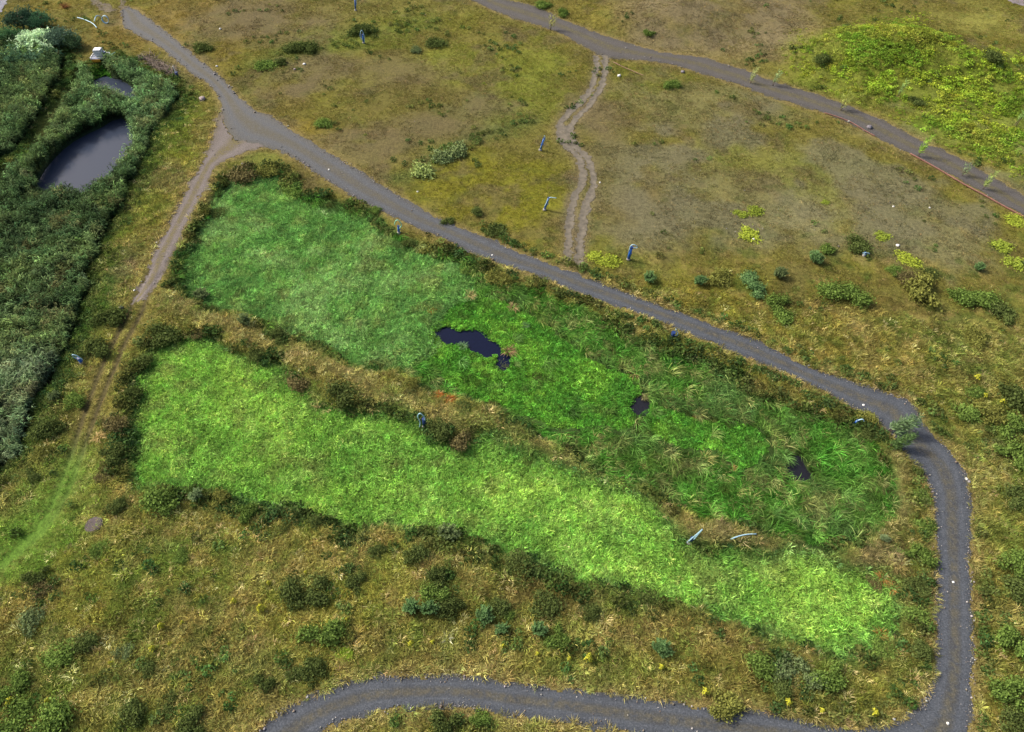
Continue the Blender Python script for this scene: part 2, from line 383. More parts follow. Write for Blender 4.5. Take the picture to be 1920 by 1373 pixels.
def ground_material():
    m, nt, N, L, out = mat('ground')
    a = N.new('ShaderNodeAttribute'); a.attribute_name = 'Col'
    g = N.new('ShaderNodeNewGeometry')
    f1 = noise_node(nt, 2.2, 4, 0.7, g.outputs['Position'])
    f2 = noise_node(nt, 9.0, 3, 0.7, g.outputs['Position'])
    c = mixrgb(nt, 'MULTIPLY', 1.0, a.outputs['Color'], ramp(nt, f1, [(0.3, 0.62), (0.5, 1.0), (0.7, 1.35)]))
    c = mixrgb(nt, 'MULTIPLY', 1.0, c, ramp(nt, f2, [(0.3, 0.6), (0.5, 1.0), (0.72, 1.5)]))
    b = N.new('ShaderNodeBsdfPrincipled'); b.inputs['Roughness'].default_value = 0.95
    b.inputs['Specular IOR Level'].default_value = 0.1
    L.new(c, b.inputs['Base Color'])
    bp = N.new('ShaderNodeBump'); bp.inputs['Strength'].default_value = 0.6; bp.inputs['Distance'].default_value = 0.12
    L.new(f2, bp.inputs['Height']); L.new(bp.outputs[0], b.inputs['Normal'])
    L.new(b.outputs[0], out.inputs[0])
    return m

def road_material(name, base, dark, centre, centre_amt, light, dusty=None):
    m, nt, N, L, out = mat(name)
    g = N.new('ShaderNodeNewGeometry'); pos = g.outputs['Position']
    a = N.new('ShaderNodeAttribute'); a.attribute_name = 'across'
    n1 = noise_node(nt, 0.5, 4, 0.6, pos); n2 = noise_node(nt, 7.0, 3, 0.75, pos); n3 = noise_node(nt, 1.7, 4, 0.65, pos)
    c = mixrgb(nt, 'MIX', ramp(nt, n1, [(0.35, 0.0), (0.65, 1.0)]), base, dark)
    if dusty is not None:
        sx = N.new('ShaderNodeSeparateXYZ'); L.new(pos, sx.inputs[0])
        mr = N.new('ShaderNodeMapRange'); mr.inputs['From Min'].default_value = 58.0; mr.inputs['From Max'].default_value = 105.0
        L.new(sx.outputs['Y'], mr.inputs['Value'])
        c = mixrgb(nt, 'MIX', mr.outputs[0], c, mixrgb(nt, 'MIX', ramp(nt, n3, [(0.35, 0.0), (0.65, 1.0)]), dusty, [v * 0.8 for v in dusty]))
    wheel = ramp(nt, a.outputs['Fac'], [(0.0, 0.0), (0.26, 1.0), (0.42, 0.1), (0.58, 0.1), (0.74, 1.0), (1.0, 0.0)])
    c = mixrgb(nt, 'MIX', mixrgb(nt, 'MULTIPLY', 1.0, wheel, ramp(nt, n3, [(0.3, 0.25), (0.7, 0.85)])), c, light)
    cen = ramp(nt, a.outputs['Fac'], [(0.0, 0.6), (0.10, 0.0), (0.30, 0.0), (0.44, 0.85), (0.56, 0.85), (0.70, 0.0), (0.90, 0.0), (1.0, 0.6)])
    cm = mixrgb(nt, 'MULTIPLY', 1.0, cen, ramp(nt, n3, [(0.34, 0.1), (0.60, centre_amt)]))
    c = mixrgb(nt, 'MIX', cm, c, centre)
    c = mixrgb(nt, 'MULTIPLY', 1.0, c, ramp(nt, n2, [(0.25, 0.5), (0.5, 1.0), (0.64, 1.4), (0.74, 2.6)]))
    b = N.new('ShaderNodeBsdfPrincipled'); b.inputs['Roughness'].default_value = 0.9; b.inputs['Specular IOR Level'].default_value = 0.2
    L.new(c, b.inputs['Base Color'])
    bp = N.new('ShaderNodeBump'); bp.inputs['Strength'].default_value = 0.5; bp.inputs['Distance'].default_value = 0.05
    L.new(n2, bp.inputs['Height']); L.new(bp.outputs[0], b.inputs['Normal'])
    L.new(b.outputs[0], out.inputs[0])
    return m

def water_material(name, col, rough=0.06, spec=0.5):
    m, nt, N, L, out = mat(name)
    b = N.new('ShaderNodeBsdfPrincipled'); b.inputs['Base Color'].default_value = (*col, 1)
    b.inputs['Roughness'].default_value = rough; b.inputs['IOR'].default_value = 1.33; b.inputs['Specular IOR Level'].default_value = spec
    g = N.new('ShaderNodeNewGeometry')
    bp = N.new('ShaderNodeBump'); bp.inputs['Strength'].default_value = 0.12; bp.inputs['Distance'].default_value = 0.03
    L.new(noise_node(nt, 2.5, 3, 0.5, g.outputs['Position']), bp.inputs['Height']); L.new(bp.outputs[0], b.inputs['Normal'])
    L.new(b.outputs[0], out.inputs[0])
    return m

def leaf_material(name, source, transl=0.34, gloss=0.0, tone=(0.5, 1.0, 1.55)):
    """source: 'INSTANCER' attribute tint, or 'OBJECT' colour"""
    m, nt, N, L, out = mat(name)
    if source == 'INSTANCER':
        a = N.new('ShaderNodeAttribute'); a.attribute_type = 'INSTANCER'; a.attribute_name = 'tint'; col = a.outputs['Color']
    else:
        a = N.new('ShaderNodeObjectInfo'); col = a.outputs['Color']
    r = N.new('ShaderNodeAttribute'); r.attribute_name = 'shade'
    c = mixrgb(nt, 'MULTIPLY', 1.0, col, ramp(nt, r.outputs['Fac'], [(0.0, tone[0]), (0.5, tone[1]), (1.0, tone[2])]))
    d = N.new('ShaderNodeBsdfDiffuse'); t = N.new('ShaderNodeBsdfTranslucent')
    L.new(c, d.inputs[0]); L.new(c, t.inputs[0])
    ms = N.new('ShaderNodeMixShader'); ms.inputs[0].default_value = transl
    L.new(d.outputs[0], ms.inputs[1]); L.new(t.outputs[0], ms.inputs[2])
    res = ms.outputs[0]
    if gloss:
        gl = N.new('ShaderNodeBsdfGlossy'); gl.inputs['Roughness'].default_value = 0.45
        m2 = N.new('ShaderNodeMixShader'); m2.inputs[0].default_value = gloss
        L.new(res, m2.inputs[1]); L.new(gl.outputs[0], m2.inputs[2]); res = m2.outputs[0]
    L.new(res, out.inputs[0])
    return m

def plain(name, col, rough=0.6, metal=0.0, var=0.25, scale=6.0):
    m, nt, N, L, out = mat(name)
    g = N.new('ShaderNodeTexCoord')
    f = noise_node(nt, scale, 3, 0.6, g.outputs['Object'])
    c = mixrgb(nt, 'MULTIPLY', 1.0, (*col, 1), ramp(nt, f, [(0.3, 1 - var), (0.7, 1 + var)]))
    b = N.new('ShaderNodeBsdfPrincipled'); b.inputs['Roughness'].default_value = rough; b.inputs['Metallic'].default_value = metal
    L.new(c, b.inputs['Base Color']); L.new(b.outputs[0], out.inputs[0])
    return m

# ------------------------------------------------------------------ mesh helpers
def tag(o, label=None, cat=None, group=None, kind=None):
    if label: o['label'] = label
    if cat: o['category'] = cat
    if group: o['group'] = group
    if kind: o['kind'] = kind
    return o

def make_mesh(name, V, F, mats=(), smooth=False, shade=None):
    """F: array (n,3) or (n,4), or list of faces"""
    me = bpy.data.meshes.new(name)
    V = np.asarray(V, np.float32)
    if isinstance(F, np.ndarray):
        k = F.shape[1]; nf = len(F)
        me.vertices.add(len(V)); me.vertices.foreach_set('co', V.ravel())
        me.loops.add(nf * k); me.loops.foreach_set('vertex_index', F.astype(np.int32).ravel())
        me.polygons.add(nf)
        me.polygons.foreach_set('loop_start', np.arange(0, nf * k, k, dtype=np.int32))
        if smooth: me.polygons.foreach_set('use_smooth', np.ones(nf, bool))
        me.update(calc_edges=True)
    else:
        me.from_pydata([tuple(map(float, v)) for v in V], [], F)
        if smooth:
            for p in me.polygons: p.use_smooth = True
        me.update()
    if shade is not None:
        a = me.attributes.new('shade', 'FLOAT', 'POINT'); a.data.foreach_set('value', np.asarray(shade, np.float32))
    for m in mats: me.materials.append(m)
    return me

def link(name, me, parent=None):
    o = bpy.data.objects.new(name, me); C.objects.link(o)
    if parent: o.parent = parent
    return o

def empty(name, loc, rz=0.0):
    o = bpy.data.objects.new(name, None); C.objects.link(o)
    o.location = loc; o.rotation_euler = (0, 0, rz); o.empty_display_size = 0.3
    return o

class MB:
    def __init__(s): s.V = []; s.F = []
    def add(s, V, F):
        n = len(s.V); s.V.extend([tuple(v) for v in V]); s.F.extend([tuple(i + n for i in f) for f in F])
    def box(s, c, d, rz=0.0):
        cx, cy, cz = c; a, b, h = d[0] / 2, d[1] / 2, d[2] / 2
        cs, sn = math.cos(rz), math.sin(rz)
        P = [(x, y, z) for z in (-h, h) for x, y in ((-a, -b), (a, -b), (a, b), (-a, b))]
        s.add([(cx + x * cs - y * sn, cy + x * sn + y * cs, cz + z) for x, y, z in P],
              [(3, 2, 1, 0), (4, 5, 6, 7), (0, 1, 5, 4), (1, 2, 6, 5), (2, 3, 7, 6), (3, 0, 4, 7)])
    def tube(s, pts, r, n=8, caps=True):
        P = [Vector(p) for p in pts]; R = r if isinstance(r, (list, tuple)) else [r] * len(P)
        up = Vector((0.13, 0.31, 0.94)); rings = []; V = []
        for i, p in enumerate(P):
            t = (P[min(i + 1, len(P) - 1)] - P[max(i - 1, 0)]).normalized()
            u = t.cross(up)
            if u.length < 1e-3: u = t.cross(Vector((1, 0, 0)))
            u.normalize(); v = t.cross(u).normalized()
            for k in range(n):
                a = 2 * math.pi * k / n
                V.append(p + (u * math.cos(a) + v * math.sin(a)) * R[i])
        F = []
        for i in range(len(P) - 1):
            for k in range(n):
                F.append((i * n + k, i * n + (k + 1) % n, (i + 1) * n + (k + 1) % n, (i + 1) * n + k))
        if caps:
            F.append(tuple(range(n - 1, -1, -1))); F.append(tuple((len(P) - 1) * n + k for k in range(n)))
        s.add(V, F)
    def build(s, name, m, parent=None, smooth=False):
        return link(name, make_mesh(name, s.V, s.F, [m], smooth), parent)

# ------------------------------------------------------------------ ground, roads, water
def build_ground():
    V = np.stack([GX, GY, H], -1).reshape(-1, 3)
    idx = np.arange(NX * NY).reshape(NY, NX)
    F = np.stack([idx[:-1, :-1], idx[:-1, 1:], idx[1:, 1:], idx[1:, :-1]], -1).reshape(-1, 4)
    col = COL.reshape(-1, 3)
    # apron from the surveyed rectangle out to the horizon
    rim = np.concatenate([idx[0, :], idx[1:, -1], idx[-1, -2::-1], idx[-2:0:-1, 0]])
    cx, cy = 0.0, 80.0
    rings = [rim]; vs = [V]; cs = [col]; base = len(V); prev = rim; fs = [F]
    for k, (f, z) in enumerate(((1.25, 0.0), (2.5, 0.0), (8.0, -0.5), (40.0, -2.0))):
        p = V[rim].copy(); p[:, 0] = cx + (p[:, 0] - cx) * f; p[:, 1] = cy + (p[:, 1] - cy) * f; p[:, 2] = p[:, 2] * 0 + z
        vs.append(p); cs.append(np.tile(S(112, 106, 54), (len(rim), 1)))
        cur = np.arange(base, base + len(rim)); base += len(rim)
        fs.append(np.stack([prev, cur, np.roll(cur, -1), np.roll(prev, -1)], 1)); prev = cur
    me = make_mesh('ground', np.concatenate(vs), np.concatenate(fs), [ground_material()], True)
    a = me.color_attributes.new('Col', 'FLOAT_COLOR', 'POINT')
    cc = np.concatenate(cs); a.data.foreach_set('color', np.concatenate([cc, np.ones((len(cc), 1))], 1).astype(np.float32).ravel())
    o = link('ground', me)
    tag(o, 'rough grassy ground of dry olive and straw sward round the wet basins', None, None, 'structure')
build_ground()

def sheet(name, polys, m, label, step=0.16, rag=0.5, lift=0.02, minus=(), up=None, lo=None, maxw=None):
    pts = np.concatenate(polys); lo_, hi_ = pts.min(0) - 1, pts.max(0) + 1
    lo_ = np.maximum(lo_, [X0 + 1, Y0 + 1]); hi_ = np.minimum(hi_, [X1 - 1, Y1 - 1])
    xs = np.arange(lo_[0], hi_[0], step); ys = np.arange(lo_[1], hi_[1], step)
    gX, gY = np.meshgrid(xs, ys)
    cx, cy = gX[:-1, :-1] + step / 2, gY[:-1, :-1] + step / 2
    wx = cx + (fbm(cx, cy, 0.9, 3, 61) - 0.5) * rag * 2 + (fbm(cx, cy, 3.0, 2, 63) - 0.5) * rag
    wy = cy + (fbm(cx, cy, 0.9, 3, 62) - 0.5) * rag * 2 + (fbm(cx, cy, 3.0, 2, 64) - 0.5) * rag
    keep = np.zeros(cx.shape, bool)
    for p in polys: keep |= inside(wx, wy, p)
    for p in minus: keep &= ~inside(wx, wy, p)
    n = gX.shape[1]
    jj, ii = np.nonzero(keep)
    F = np.stack([jj * n + ii, jj * n + ii + 1, (jj + 1) * n + ii + 1, (jj + 1) * n + ii], 1)
    used, inv = np.unique(F, return_inverse=True)
    F = inv.reshape(-1, 4)
    x = gX.ravel()[used]; y = gY.ravel()[used]
    V = np.stack([x, y, gsample(H_TRUE, x, y) + lift], 1)
    me = make_mesh(name, V, F, [m], True)
    if up is not None:
        d1 = np.full(x.shape, 1e9); d2 = d1.copy()
        for u_, l_ in zip(up, lo):
            a, b = seg_dist(x, y, u_, False), seg_dist(x, y, l_, False)
            t = (a + b) < (d1 + d2); d1 = np.where(t, a, d1); d2 = np.where(t, b, d2)
        at_ = me.attributes.new('across', 'FLOAT', 'POINT'); at_.data.foreach_set('value', (d1 / (d1 + d2 + 1e-6)).astype(np.float32))
    o = link(name, me)
    return tag(o, label, None, None, 'structure')

M_ROAD = road_material('grey_stone_road', S(68, 73, 80), S(57, 61, 68), S(90, 86, 72), 0.95, S(88, 92, 98), S(99, 97, 92))
M_SIDE = road_material('worn_stone_track', S(108, 100, 95), S(96, 88, 80), S(104, 96, 58), 1.0, S(120, 113, 110))
M_UPT = road_material('brown_stone_track', S(82, 79, 76), S(72, 70, 68), S(96, 90, 62), 0.9, S(91, 88, 86))
g0 = lambda e: gp(e, 0, False)
sheet('gravel_road', [PG['road'], PG['low']], M_ROAD, 'grey gravel road looping round the wetland basins',
      up=[g0(ROAD_UP), g0(LOW_UP)], lo=[g0(ROAD_LO), g0(LOW_LO)])
sheet('dirt_track', [PG['side']], M_SIDE, 'pale worn track running down beside the reed bed', rag=0.95, lift=0.012, minus=[PG['road']],
      up=[g0(SIDE_L)], lo=[g0(SIDE_R)])
sheet('gravel_track', [PG['upt']], M_UPT, 'brown gravel track crossing the dry meadow at the top', rag=0.6, step=0.2,
      up=[g0(UPT_U)], lo=[g0(UPT_L)])
def strip_poly(line, w):
    p = gp(line, 0, False, 3); t = np.gradient(p, axis=0); t /= np.linalg.norm(t, axis=1)[:, None] + 1e-9
    n = np.stack([-t[:, 1], t[:, 0]], 1)
    return np.concatenate([p + n * w, (p - n * w)[::-1]])
M_RUT = plain('bare_rut_soil', S(104, 97, 84), 0.95, 0, 0.35, 1.4)
sheet('wheel_ruts', [strip_poly(RUT_A, 0.5), strip_poly(RUT_B, 0.5), strip_poly([(1056,235),(1062,255),(1075,280)], 1.2)], M_RUT,
      'pair of bare wheel ruts winding across the dry meadow', rag=0.45, step=0.18, lift=0.05)
sheet('dirt_path', [strip_poly([(150,-26),(168,-8),(182,4),(196,13),(212,21)], 0.85), strip_poly([(222,-20),(228,-4),(234,16)], 0.6)], M_SIDE, 'faint pale dirt path leading off the head of the road', rag=0.8, step=0.2, lift=0.03)
far_road = [unproj(a, b, 0) for a, b in ((-90,-60),(4,-60),(14,0),(6,12),(-4,30),(-60,60))]
sheet('paved_road', [np.array([[float(a), float(b)] for a, b in far_road])], plain('grey_tarmac', S(128, 128, 142), 0.9, 0, 0.12, 0.8), 'smooth grey road just showing in the top left corner', lift=0.06)
far_road = [unproj(a, b, 0) for a, b in ((1860,-40),(1868,-8),(1890,2),(1920,12),(1990,40),(2040,-40))]
sheet('paved_road', [np.array([[float(a), float(b)] for a, b in far_road])], plain('grey_tarmac', S(124, 116, 120), 0.9, 0, 0.12, 0.8), 'smooth grey road just showing in the top right corner', lift=0.06)

def water(name, poly, z, m, label):
    c = poly.mean(0)
    d = poly - c
    ln = np.linalg.norm(d, axis=1)[:, None]
    p = c + d * (ln + 0.6) / ln
    o = link(name, make_mesh(name, [(a, b, z) for a, b in p], [tuple(range(len(p)))], [m]))
    return tag(o, label, None, None, 'structure')
M_POND = water_material('slate_water', (0.034, 0.043, 0.066), 0.12, 0.2)
M_POOL = water_material('dark_water', (0.003, 0.005, 0.020), 0.06, 0.42)
M_BOG = water_material('bog_water', (0.012, 0.012, 0.016))
water('pond', PG['P1'], -1.45, M_POND, 'slate grey pond enclosed by tall reeds')
water('pond', PG['P2'], -1.45, M_POND, 'small slate pond below the white tank, half hidden by reeds')
water('pool', PG['pool'], LV_BASIN - 0.16, M_POOL, 'dark blue open pool in the bright green duckweed')
water('pool', PG['poolb'], LV_BASIN - 0.165, M_POOL, 'small dark pool choked with dead stems beside the larger pool')
water('pool', PG['poolc'], LV_BASIN - 0.16, M_BOG, 'small black bog hole between two duckweed mats')
water('pool', PG['poold'], LV_BASIN - 0.16, M_BOG, 'black bog pool among the drooping sedges')

# ------------------------------------------------------------------ plant prototypes for the ground cover
def tuft(n, h, spread, w, droop, rng, lean=0.0, seg=2, hv=0.35, splay=0.6):
    V = []; F = []; Sh = []
    for _ in range(n):
        a = rng.uniform(0, 2 * math.pi); r = spread * math.sqrt(rng.uniform())
        b = np.array([r * math.cos(a), r * math.sin(a), -0.03])
        hh = h * rng.uniform(1 - hv, 1 + hv)
        out = rng.uniform(0.1, 1.0) * splay
        d = np.array([math.cos(a + rng.normal() * 0.6) * out + lean, math.sin(a + rng.normal() * 0.6) * out, 1.0]); d /= np.linalg.norm(d)
        side = np.array([-d[1], d[0], 0.0]) + rng.normal(size=3) * 0.3; side /= np.linalg.norm(side) + 1e-6
        ww = w * rng.uniform(0.7, 1.3); sh = rng.uniform(0.1, 0.9)
        n0 = len(V); p = b.copy(); dd = d.copy()
        for k in range(seg):
            f = 1 - 0.45 * k / seg
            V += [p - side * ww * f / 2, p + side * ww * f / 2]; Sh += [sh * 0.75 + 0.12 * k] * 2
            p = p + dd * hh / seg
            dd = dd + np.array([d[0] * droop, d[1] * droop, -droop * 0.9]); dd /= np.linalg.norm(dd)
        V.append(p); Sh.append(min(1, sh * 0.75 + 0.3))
        for k in range(seg - 1):
            F += [(n0 + 2 * k, n0 + 2 * k + 1, n0 + 2 * k + 3), (n0 + 2 * k, n0 + 2 * k + 3, n0 + 2 * k + 2)]
        F.append((n0 + 2 * seg - 2, n0 + 2 * seg - 1, n0 + 2 * seg))
    return np.array(V), np.array(F), np.array(Sh)

def leafy(n, size, rad, h, rng, long=1.4, flat=0.5):
    V = []; F = []; Sh = []
    for _ in range(n):
        a = rng.uniform(0, 2 * math.pi); r = rad * math.sqrt(rng.uniform())
        c = np.array([r * math.cos(a), r * math.sin(a), h * rng.uniform(0.2, 1.0) * (1 - 0.5 * (r / rad) ** 2)])
        nrm = np.array([rng.normal() * flat, rng.normal() * flat, 1.0]); nrm /= np.linalg.norm(nrm)
        t = np.cross(nrm, rng.normal(size=3)); t /= np.linalg.norm(t) + 1e-6; b = np.cross(nrm, t)
        s = size * rng.uniform(0.6, 1.3); sh = rng.uniform(0.15, 0.85); n0 = len(V)
        V += [c - t * s * long / 2, c + b * s / 2, c + t * s * long / 2, c - b * s / 2]; Sh += [sh] * 4
        F += [(n0, n0 + 1, n0 + 2), (n0, n0 + 2, n0 + 3)]
    return np.array(V), np.array(F), np.array(Sh)

def reed(n, h, spread, rng, lean=0.25):
    """reed stand: upright stems carrying long leaves and feathery tops"""
    V = []; F = []; Sh = []
    def blade(p, d, ln, w, sh, droop):
        d = d / (np.linalg.norm(d) + 1e-9); s = np.cross(d, [0.2, 0.1, 1.0]); s /= np.linalg.norm(s) + 1e-6
        n0 = len(V); q = p + d * ln * 0.55; d2 = d + np.array([0, 0, -droop]); d2 /= np.linalg.norm(d2)
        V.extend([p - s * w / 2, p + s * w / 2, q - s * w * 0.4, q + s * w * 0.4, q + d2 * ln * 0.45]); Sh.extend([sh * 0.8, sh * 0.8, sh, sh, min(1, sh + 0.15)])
        F.extend([(n0, n0 + 1, n0 + 3), (n0, n0 + 3, n0 + 2), (n0 + 2, n0 + 3, n0 + 4)])
    for _ in range(n):
        a = rng.uniform(0, 6.283); r = spread * math.sqrt(rng.uniform())
        b = np.array([r * math.cos(a), r * math.sin(a), 0.0]); hh = h * rng.uniform(0.75, 1.12)
        d = np.array([lean * rng.uniform(0.3, 1.2) + rng.normal() * 0.1, rng.normal() * 0.12, 1.0]); d /= np.linalg.norm(d)
        blade(b, d, hh, 0.035, rng.uniform(0.2, 0.5), 0.1)
        for k in range(9):
            f = rng.uniform(0.35, 0.98); a2 = rng.uniform(0, 6.283)
            blade(b + d * hh * f, np.array([math.cos(a2) * 0.9 + lean, math.sin(a2) * 0.9, rng.uniform(0.25, 0.9)]), rng.uniform(0.35, 0.6) * h / 2.2, 0.085, rng.uniform(0.1, 0.9), 0.9)
    return np.array(V), np.array(F), np.array(Sh)

def stone_mesh(rng, sub=1):
    import bmesh
    bm = bmesh.new(); bmesh.ops.create_icosphere(bm, subdivisions=sub, radius=0.5)
    for v in bm.verts: v.co *= rng.uniform(0.72, 1.15)
    for v in bm.verts: v.co.z *= 0.65
    V = np.array([v.co[:] for v in bm.verts]); F = np.array([[v.index for v in f.verts] for f in bm.faces]); bm.free()
    return V, F, np.full(len(V), 0.5)

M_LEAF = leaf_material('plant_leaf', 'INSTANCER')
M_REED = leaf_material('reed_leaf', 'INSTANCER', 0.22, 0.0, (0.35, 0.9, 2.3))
M_STONE = leaf_material('stone', 'INSTANCER', 0.0)
def proto_set(name, geoms, m):
    col = bpy.data.collections.new(name)
    for i, (V, F, Sh) in enumerate(geoms):
        col.objects.link(bpy.data.objects.new('%s_proto_%02d' % (name, i), make_mesh(name, V, F, [m], False, Sh)))
    return col, len(geoms)

def scatter(name, protos, P, rot, scl, vid, tint, label):
    col, nv = protos
    n = len(P)
    me = bpy.data.meshes.new(name)
    me.vertices.add(n); me.vertices.foreach_set('co', P.astype(np.float32).ravel())
    a = me.attributes.new('rot', 'FLOAT_VECTOR', 'POINT'); a.data.foreach_set('vector', rot.astype(np.float32).ravel())
    a = me.attributes.new('scl', 'FLOAT', 'POINT'); a.data.foreach_set('value', scl.astype(np.float32))
    a = me.attributes.new('vid', 'INT', 'POINT'); a.data.foreach_set('value', (vid % nv).astype(np.int32))
    a = me.attributes.new('tint', 'FLOAT_COLOR', 'POINT')
    a.data.foreach_set('color', np.concatenate([np.clip(tint, 0.002, 0.9), np.ones((n, 1))], 1).astype(np.float32).ravel())
    me.update()
    o = link(name, me)
    ng = bpy.data.node_groups.new(name, 'GeometryNodeTree')
    ng.interface.new_socket('Geometry', in_out='INPUT', socket_type='NodeSocketGeometry')
    ng.interface.new_socket('Geometry', in_out='OUTPUT', socket_type='NodeSocketGeometry')
    N, L = ng.nodes, ng.links
    gi = N.new('NodeGroupInput'); go = N.new('NodeGroupOutput')
    ip = N.new('GeometryNodeInstanceOnPoints'); ci = N.new('GeometryNodeCollectionInfo')
    ci.inputs['Collection'].default_value = col; ci.inputs['Separate Children'].default_value = True; ci.inputs['Reset Children'].default_value = True
    def attr(t, nm):
        k = N.new('GeometryNodeInputNamedAttribute'); k.data_type = t; k.inputs['Name'].default_value = nm
        return k.outputs[0]
    er = N.new('FunctionNodeEulerToRotation')
    L.new(attr('FLOAT_VECTOR', 'rot'), er.inputs[0])
    L.new(gi.outputs[0], ip.inputs['Points']); L.new(ci.outputs[0], ip.inputs['Instance'])
    ip.inputs['Pick Instance'].default_value = True
    L.new(attr('INT', 'vid'), ip.inputs['Instance Index']); L.new(er.outputs[0], ip.inputs['Rotation']); L.new(attr('FLOAT', 'scl'), ip.inputs['Scale'])
    L.new(ip.outputs[0], go.inputs[0])
    md = o.modifiers.new('plants', 'NODES'); md.node_group = ng
    return tag(o, label, None, None, 'stuff')

def points(density, ylo=6.5, yhi=157, margin=90):
    """jittered points over the view's footprint; density per square metre"""
    s = 1 / math.sqrt(density)
    xs = np.arange(-112, 112, s); ys = np.arange(ylo, yhi, s)
    x, y = np.meshgrid(xs, ys); x = x.ravel(); y = y.ravel()
    x = x + RNG.uniform(-0.6, 0.6, len(x)) * s; y = y + RNG.uniform(-0.6, 0.6, len(y)) * s
    px, py = proj(x, y, 0.0)
    m = (px > -margin) & (px < W0 + margin) & (py > -margin) & (py < H0 + margin) & (x > X0 + 1) & (x < X1 - 1) & (y > Y0 + 0.5) & (y < Y1 - 1)
    return x[m], y[m]

def gs(k, x, y): return gsample(SD[k], x, y)
def tip_clear(x, y, h, key, lim):
    """does the plant's top, seen from the camera, stay off the zone?"""
    f = h / (CAM_H - h)
    return gs(key, x + x * f, y + y * f) > lim

def jitter(tint, n, v=0.22, hue=0.06, ds=0.06):
    lum = (tint @ np.array([0.3, 0.55, 0.15]))[:, None]
    tint = tint * (1 - ds) + lum * ds
    b = np.exp(RNG.normal(0, v, n))[:, None]
    return tint * b * (1 + RNG.normal(0, hue, (n, 3)))

def place(x, y, dz=0.0): return np.stack([x, y, gsample(H, x, y) + dz], 1)
def rots(n, tilt=0.12, yaw=None):
    r = RNG.normal(0, tilt, (n, 3)); r[:, 2] = RNG.uniform(0, 6.283, n) if yaw is None else yaw
    return r
pr = np.random.default_rng(99)
MIXD = dict()

# --- short dry sward of the upper meadow and everywhere else as base cover
PS = proto_set('meadow_grass', [tuft(16, 0.16, 0.22, 0.035, 0.35, pr, splay=0.9) for _ in range(6)], M_LEAF)
x, y = points(13)
wetd = np.minimum(np.minimum(gs('A', x, y), gs('B', x, y)), np.minimum(gs('C1', x, y), gs('C2', x, y)))
cov = fbm(x, y, 3.0, 4, 71)
px, py = proj(x, y, 0)
stony = sstep(1090, 1200, px) * sstep(150, 210, py) * sstep(500, 430, py) * sstep(0.35, 0.6, fbm(x, y, 7, 3, 73)) + sstep(1150, 1220, px) * sstep(1560, 1480, px) * sstep(110, 80, py)
cov = cov - 0.13 * stony.clip(0, 1) - 0.22 * gsample(SOIL, x, y)
k = (gs('roadall', x, y) > 0.05 + 0.5 * RNG.uniform(size=len(x)) ** 2) & (gs('ruts', x, y) > 0.5) & (wetd > 0.2) & (cov + RNG.uniform(-0.25, 0.25, len(x)) > 0.44) & (gs('gruts', x, y) > 0.28) & ((y > 58) | (gs('gruts', x, y) < 1.4) | (gs('lane', x, y) < 2.2))
x, y = x[k], y[k]; n = len(x)
tn = gsample(COL, x, y)
w = sstep(0.5, 0.66, fbm(x, y, 1.6, 3, 72))[:, None]
tn = tn * (1 - 0.45 * w) + S(138, 132, 58) * 0.45 * w
w = (RNG.uniform(size=n) < 0.12)[:, None]
tn = np.where(w, S(160, 142, 92), tn)
scatter('meadow_grass', PS, place(x, y), rots(n), RNG.uniform(0.6, 1.35, n), RNG.integers(0, 6, n), jitter(tn * 1.18, n, 0.25), 'short dry olive grass covering the upper meadow')

# --- taller rough grass on the near banks and right-hand slope
PS = proto_set('rough_grass', [tuft(24, 0.42, 0.30, 0.043, 0.6, pr, lean=0.2, splay=1.5) for _ in range(8)], M_LEAF)
x, y = points(11.0, yhi=112)
px, py = proj(x, y, 0)
rough = sstep(470, 560, py - (px - 960) * 0.10 + (fbm(x, y, 6, 3, 75) - 0.5) * 120)
near_left = sstep(430, 330, px) * sstep(150, 250, py)
bankish = (gs('berm', x, y) < 2.5)
wetd = np.minimum(gs('A', x, y), gs('B', x, y)); wetr = np.minimum(gs('C1', x, y), gs('C2', x, y))
dens = np.maximum(np.maximum(rough, near_left * 0.8), bankish * 1.0) * (0.45 + 0.75 * fbm(x, y, 2.0, 3, 76))
k = (gs('roadall', x, y) > 0.1) & tip_clear(x, y, 0.4, 'roadall', -0.25) & (wetd > 0.25) & tip_clear(x, y, 0.4, 'B', 0.25) & tip_clear(x, y, 0.4, 'A', 0.25) & (wetr > 0.3) & (RNG.uniform(size=len(x)) < dens) & (gs('gruts', x, y) > np.where(py > 800, 0.4, 0.5)) & (gs('lawn', x, y) > 0.3)
x, y = x[k], y[k]; n = len(x)
tn = gsample(COL, x, y)
f = fbm(x, y, 1.5, 4, 77)
w = sstep(0.52, 0.68, f)[:, None]; tn = tn * (1 - 0.45 * w) + S(134, 128, 74) * 0.4 * w
w = sstep(0.48, 0.34, f)[:, None]; tn = tn * (1 - 0.55 * w) + S(80, 96, 38) * 0.55 * w
w = (RNG.uniform(size=n) < 0.05)[:, None]; tn = np.where(w, S(150, 138, 92), tn)
ln = np.exp(-(gs('lane', x, y) / 1.9) ** 2)[:, None] * (sstep(790, 880, proj(x, y, 0)[1]))[:, None]; tn = tn * (1 - 0.85 * ln) + S(84, 118, 40) * 0.8 * ln
sc = (1 - 0.45 * ln[:, 0]) * (1 - 0.45 * np.exp(-(gs('gruts', x, y) / 1.4) ** 2)) * RNG.uniform(0.6, 1.35, n) * (0.75 + 0.5 * fbm(x, y, 3, 2, 78))
